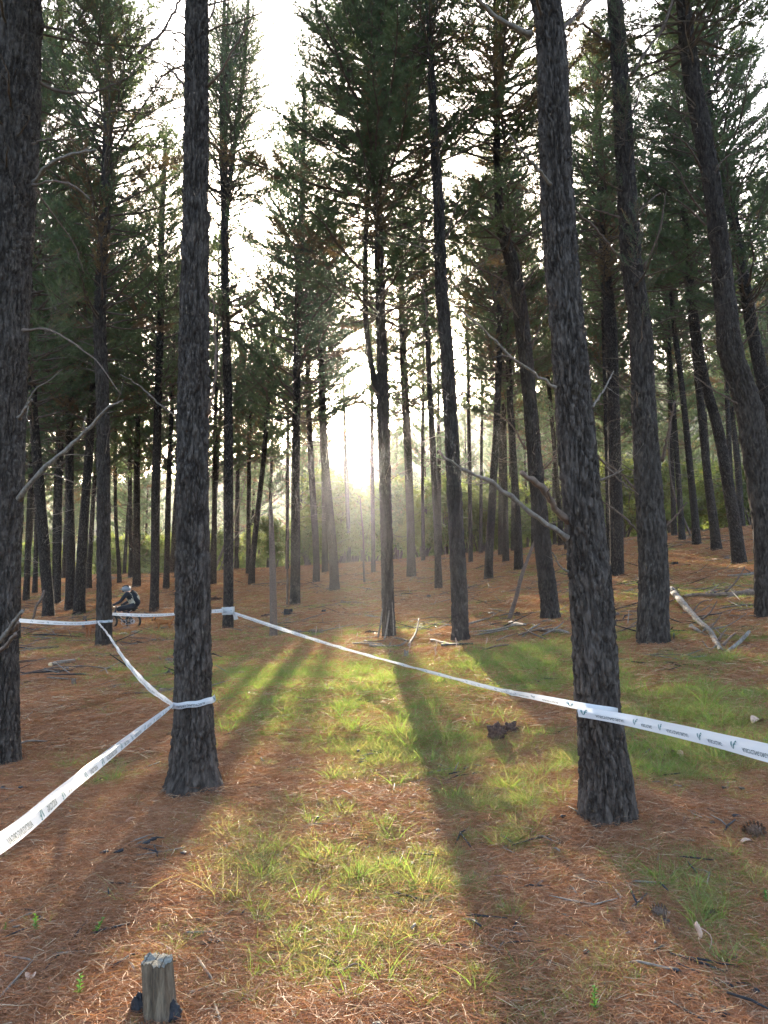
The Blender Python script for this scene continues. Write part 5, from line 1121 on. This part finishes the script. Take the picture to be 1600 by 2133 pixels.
# ------------------------------------------------------------------ rider, bicycle, dogs
def skin(name, verts, edges, radii, mat, parent, root_i=0, sub=1):
    me = bpy.data.meshes.new(name); me.from_pydata([tuple(v) for v in verts], edges, []); o = bpy.data.objects.new(name, me); C.objects.link(o)
    md = o.modifiers.new('s', 'SKIN'); md.use_smooth_shade = True
    for i, r in enumerate(radii):
        sv = me.skin_vertices[0].data[i]; sv.radius = (r, r) if not isinstance(r, tuple) else r; sv.use_root = (i == root_i)
    sb = o.modifiers.new('u', 'SUBSURF'); sb.levels = sub; sb.render_levels = sub
    dg = bpy.context.evaluated_depsgraph_get(); dg.update(); m2 = bpy.data.meshes.new_from_object(o.evaluated_get(dg)); bpy.data.objects.remove(o)
    m2.name = name; m2.materials.clear()
    for m in (mat if isinstance(mat, list) else [mat]): m2.materials.append(m)
    m2.polygons.foreach_set('use_smooth', [True] * len(m2.polygons)); return link(name, m2, parent)
M['skin'] = simple('skin', (.42, .23, .16), .6, .08, 20, 0); M['blackcloth'] = simple('black_cloth', (.018, .02, .026), .85, .3, 20, .3); M['tan'] = simple('grey_tan_jersey', (.34, .31, .24), .9, .2, 12, .5)
M['rubber'] = simple('tyre_rubber', (.02, .02, .02), .7, .2, 30, .2); M['frame'] = simple('black_bicycle_frame', (.02, .022, .03), .35, .1, 5, 0, .5); M['metal'] = simple('grey_metal', (.35, .35, .36), .35, .1, 5, 0, .6); M['white'] = simple('white_helmet_shell', (.2, .21, .225), .45, .05, 5, 0, .5); M['tanwall'] = simple('tan_tyre_wall', (.25, .17, .1), .8, .1, 20, 0)
gb = at(256, 1312); zR = float(zc(gb)); print('rider', gb, 'dog', at(342,1314), 'G1', TREES['G1'][2], 'm7', TREES['m7'][2], 'R', YR, 'A', YA); SC8 = 1.0 / 8 / FPX * zR      # metres per enlarged-photo pixel
def L8(x, y, d=0.0): return Vector(((x - 430) * SC8, d, (890 - y) * SC8))
bike = empty('bicycle', gb, 'black mountain bike ridden past the taped pine', 'bicycle'); sc = SC8
def torus(name, c, Rr, r, mat, parent, n=36, m=8):
    a = np.arange(n) * 2 * math.pi / n; b = np.arange(m) * 2 * math.pi / m; A, B = np.meshgrid(a, b, indexing='ij'); V = np.stack([c[0] + (Rr + r * np.cos(B)) * np.cos(A), c[1] + r * 1.1 * np.sin(B), c[2] + (Rr + r * np.cos(B)) * np.sin(A)], -1).reshape(-1, 3)
    i, j = np.meshgrid(np.arange(n), np.arange(m), indexing='ij'); Q = np.stack([i * m + j, i * m + (j + 1) % m, ((i + 1) % n) * m + (j + 1) % m, ((i + 1) % n) * m + j], -1).reshape(-1, 4); return link(name, mesh_np(name, V, Q, None, [mat]), parent)
RW = L8(600, 750); FW = L8(212, 765); rad_ = 132 * sc; RW.z = FW.z = rad_ + .01
def rel_tube(name, pts, r, mat, parent, sub=0, n=8):
    mb = MB(); mb.tube([tuple(p) for p in pts], r, n, sub=sub); return link(name, mb.mesh(name, mat), parent)
for c in (FW, RW):
    w = link('wheel', None, bike)
    torus('tyre', c, rad_ - .03, .03, M['rubber'], w); torus('rim', c, rad_ - .065, .012, M['tanwall'], w)
    mb = MB(); mb.tube([(c.x, -.05, c.z), (c.x, .05, c.z)], .025, 8)
    for k in range(16):
        a = k * math.pi / 8; mb.tube([(c.x, (-1)**k * .03, c.z), (c.x + (rad_ - .07) * math.cos(a), 0, c.z + (rad_ - .07) * math.sin(a))], .002, 4)
    link('spokes', mb.mesh('spokes', M['metal']), w)
BB = L8(450, 770); HT = L8(300, 560); HB = L8(288, 600); ST = L8(520, 600); SD = L8(585, 545)
mb = MB()
for a, b_, r in ((BB, HB, .032), (HT, ST, .02), (BB, ST, .02), (HT, HB, .028)): mb.tube([tuple(a), tuple(b_)], r, 8)
for s in (-.05, .05):
    mb.tube([tuple(BB), (RW.x, s, RW.z)], .012, 6); mb.tube([tuple(ST), (RW.x, s, RW.z)], .011, 6)
link('frame', mb.mesh('frame', M['frame']), bike)
mb = MB()
for s in (-.06, .06): mb.tube([(HB.x, s, HB.z), (FW.x, s, FW.z)], [.024, .016], 8)
link('fork', mb.mesh('fork', M['frame']), bike)
HBc = L8(305, 500); rel_tube('stem', [HT, HBc], .018, M['frame'], bike); rel_tube('handlebar', [HBc + Vector((.02, -.36, 0)), HBc + Vector((-.02, -.1, -.02)), HBc + Vector((-.02, .1, -.02)), HBc + Vector((.02, .36, 0))], .014, M['frame'], bike, 12)
rel_tube('seat_post', [ST, SD], .014, M['metal'], bike)
mb = MB(); mb.lump((SD.x + .02, 0, SD.z + .02), .14, .06, .03, 2, .05); link('saddle', mb.mesh('saddle', M['rubber']), bike)
PD1 = L8(430, 745, -.13); PD2 = L8(545, 790, .13)
PD1 = BB + Vector((-.1, -.13, .12)); PD2 = BB + Vector((.1, .13, -.12))
for p in (PD1, PD2): rel_tube('crank', [(BB.x, p.y * .7, BB.z), (p.x, p.y * .7, p.z)], .012, M['metal'], bike); mb = MB(); mb.box(tuple(p), (.045, .045, .012)); link('pedal', mb.mesh('pedal', M['rubber']), bike)
torus('chainring', (BB.x, -.06, BB.z), .075, .008, M['metal'], bike, 24, 6); torus('cassette', (RW.x, -.06, RW.z), .055, .014, M['metal'], bike, 20, 6)
rel_tube('chain', [(BB.x, -.06, BB.z + .075), (RW.x, -.06, RW.z + .055), (RW.x + .05, -.06, RW.z), (RW.x, -.06, RW.z - .055), (BB.x, -.06, BB.z - .075)], .006, M['metal'], bike)
person = empty('person', gb, 'cyclist in black and tan clothes and white helmet riding left behind the tape', 'person')
hip = L8(598, 505); hip.z = SD.z + .09; waist = L8(575, 430); chest = L8(525, 340); neck = L8(500, 275); head0 = L8(478, 248); 
HL = HBc + Vector((.0, -.33, .03)); HR = HBc + Vector((.0, .33, .03))
V_ = [hip, waist, chest, neck, L8(470, 250), L8(462, 225)]; E_ = [(0, 1), (1, 2), (2, 3), (3, 4), (4, 5)]; R_ = [(.15, .13), (.13, .15), (.14, .18), .065, .08, .085]
for s, hnd, ped in ((-1, HL, PD1), (1, HR, PD2)):
    sh = chest + Vector((-.03, .2 * s, .09)); el = (sh + hnd) / 2 + Vector((.05, .07 * s, -.07)); wr = hnd + Vector((.05, 0, .01)); b0 = len(V_)
    V_ += [sh, el, wr, hnd]; E_ += [(2, b0), (b0, b0 + 1), (b0 + 1, b0 + 2), (b0 + 2, b0 + 3)]; R_ += [.07, .048, .034, .04]
    hj = hip + Vector((0, .1 * s, -.02)); foot = ped + Vector((.0, 0, .05)); kn = (L8(352, 540, .12 * s) if s < 0 else L8(470, 620, .12)); an = foot + Vector((.06, 0, .07)); b0 = len(V_)
    V_ += [hj, (hj + kn) / 2, kn, (kn + an) / 2 + Vector((.03, 0, 0)), an, foot + Vector((-.1, 0, -.01))]; E_ += [(0, b0), (b0, b0 + 1), (b0 + 1, b0 + 2), (b0 + 2, b0 + 3), (b0 + 3, b0 + 4), (b0 + 4, b0 + 5)]; R_ += [.11, .1, .068, .058, .04, .038]
bd = skin('body', V_, E_, R_, [M['skin'], M['blackcloth'], M['tan'], M['rubber']], person, 0, 2)
mi = []
for p in bd.data.polygons:
    c = p.center; k_ = 0
    dz = c.z
    if c.z > neck.z + .01 and c.x < neck.x + .1 and abs(c.y) < .14: k_ = 0
    elif dz > waist.z - .05 and abs(c.y) < .155 and c.x > chest.x - .17: k_ = 2
    elif dz > waist.z + .0 or (c.x < -.15 and dz > .93): k_ = 1
    elif dz > (L8(0, 585).z): k_ = 1
    elif dz < .42: k_ = 3
    mi.append(k_)
bd.data.polygons.foreach_set('material_index', mi)
mb = MB(); hc = L8(460, 212); mb.lump((hc.x, 0, hc.z), .135, .105, .105, 1, .03, 20, 12); me = mb.mesh('helmet', M['white'])
hel = link('helmet', me, person)
mb = MB()
for k in range(-2, 3): mb.tube([(hc.x - .1, k * .035, hc.z + .06), (hc.x, k * .04, hc.z + .108), (hc.x + .1, k * .035, hc.z + .06)], .012, 5, sub=8)
link('vent', mb.mesh('vent', M['rubber']), hel)
mb = MB(); mb.tube([(hc.x - .12, -.05, hc.z), (hc.x - .19, 0, hc.z - .015), (hc.x - .12, .05, hc.z)], .014, 5); link('visor', mb.mesh('visor', M['white']), hel)
mb = MB(); mb.tube([L8(418, 252, -.07), L8(415, 256, 0), L8(418, 252, .07)], .022, 8, sub=8); link('goggles', mb.mesh('goggles', M['rubber']), person)
mb = MB(); mb.lump(tuple(L8(415, 262)), .02, .02, .03, 1, .1, 8, 6); link('nose', mb.mesh('nose', M['skin']), person)
mb = MB(); cpk = L8(618, 360); mb.lump((0, 0, 0), .10, .14, .25, 3, .08, 18, 12); me = mb.mesh('backpack', M['blackcloth']); me.transform(Matrix.Rotation(R(-28), 4, 'Y'))
bp = empty('backpack', Vector(gb) + cpk, 'dark backpack worn on the back of the cyclist', 'backpack'); link('bag', me, bp)
mb = MB(); mb.tube([(-.02, -.12, .2), (-.2, -.13, .12), (-.17, -.12, -.1)], .018, 6, sub=10); mb.tube([(-.02, .12, .2), (-.2, .13, .12), (-.17, .12, -.1)], .018, 6, sub=10); link('strap', mb.mesh('strap', M['rubber']), bp)
mb = MB(); mb.lump((.07, 0, -.05), .05, .1, .12, 5, .08, 12, 8); me = mb.mesh('pocket', M['tan']); link('pocket', me, bp)
def dog(loc, s, col, label, dirn=-1, rz=0.0):
    d = empty('dog', loc, label, 'dog'); mt = simple('dog_fur', col, .95, .25, 25, .6); dk = simple('dog_mask', (.03, .02, .016), .9, .2, 20)
    f = dirn
    V = [(0, 0, .36), (.16 * f, 0, .36), (.26 * f, 0, .38), (.33 * f, 0, .44), (.39 * f, 0, .47), (.47 * f, 0, .44), (-.14 * f, 0, .37), (-.24 * f, 0, .37), (-.32 * f, 0, .45), (-.37 * f, 0, .55), (-.33 * f, 0, .62)]
    E = [(0, 1), (1, 2), (2, 3), (3, 4), (4, 5), (0, 6), (6, 7), (7, 8), (8, 9), (9, 10)]; Rr = [(.085, .10), (.095, .12), .085, .065, .07, .032, (.08, .085), .075, .026, .022, .014]
    for y in (-.07, .07):
        b0 = len(V); V += [(.23 * f, y, .27), (.215 * f, y, .14), (.235 * f, y, .03), (.26 * f, y, .015)]; E += [(2, b0), (b0, b0 + 1), (b0 + 1, b0 + 2), (b0 + 2, b0 + 3)]; Rr += [.045, .03, .022, .024]
        b0 = len(V); V += [(-.21 * f, y, .27), (-.17 * f, y, .19), (-.27 * f, y, .12), (-.25 * f, y, .03), (-.22 * f, y, .015)]; E += [(7, b0), (b0, b0 + 1), (b0 + 1, b0 + 2), (b0 + 2, b0 + 3), (b0 + 3, b0 + 4)]; Rr += [.06, .042, .026, .021, .024]
    bdy = skin('body', [Vector(v) * s for v in V], E, [tuple(q * s for q in r) if isinstance(r, tuple) else r * s for r in Rr], mt, d, 0, 2)
    for y in (-1, 1):
        mb = MB(); mb.tube([Vector((.37 * f, .05 * y, .52)) * s, Vector((.36 * f, .075 * y, .50)) * s, Vector((.38 * f, .085 * y, .44)) * s], [.02 * s, .026 * s, .012 * s], 6, sub=6); link('ear', mb.mesh('ear', dk), d)
    mb = MB(); mb.lump(Vector((.485 * f, 0, .44)) * s, .035 * s, .03 * s, .028 * s, 1, .1, 8, 6); link('muzzle', mb.mesh('muzzle', dk), d)
    d.rotation_euler = (0, 0, rz); return d
dog(at(342,1314), 1.0 * zR / 30, (.30, .115, .038), 'brown dog with curled tail behind the rider facing left', -1, .15)
cl = rel_tube('collar', [Vector((-.29, .06, .39)), Vector((-.3, -.075, .36)), Vector((-.3, .0, .47)), Vector((-.29, .06, .39))], .012, simple('orange_collar', (.6, .2, .03), .6), [o for o in C.objects if o.name == 'dog'][0], 10)
dog(at(198,1328), .95, (.30, .11, .045), 'small reddish dog half hidden left of the pine by the cyclist', -1, 1.0)
# ------------------------------------------------------------------ air
if HAZE > 0:
    x0, x1, y0, y1, z0, z1 = -620, 620, -30, 640, -40, 175
    V = [(x, y, z) for x in (x0, x1) for y in (y0, y1) for z in (z0, z1)]; Q = [(0, 1, 3, 2), (4, 6, 7, 5), (0, 4, 5, 1), (2, 3, 7, 6), (0, 2, 6, 4), (1, 5, 7, 3)]
    t = NT('forest_haze'); v = t.n('ShaderNodeVolumePrincipled', {'Color': (.92, .94, .97, 1), 'Density': HAZE, 'Anisotropy': .84}); t.t.links.new(v.outputs[0], t.out.inputs[1])
    tag(link('haze', mesh_np('haze', V, Q, None, [t.m], None, False)), kind='stuff')
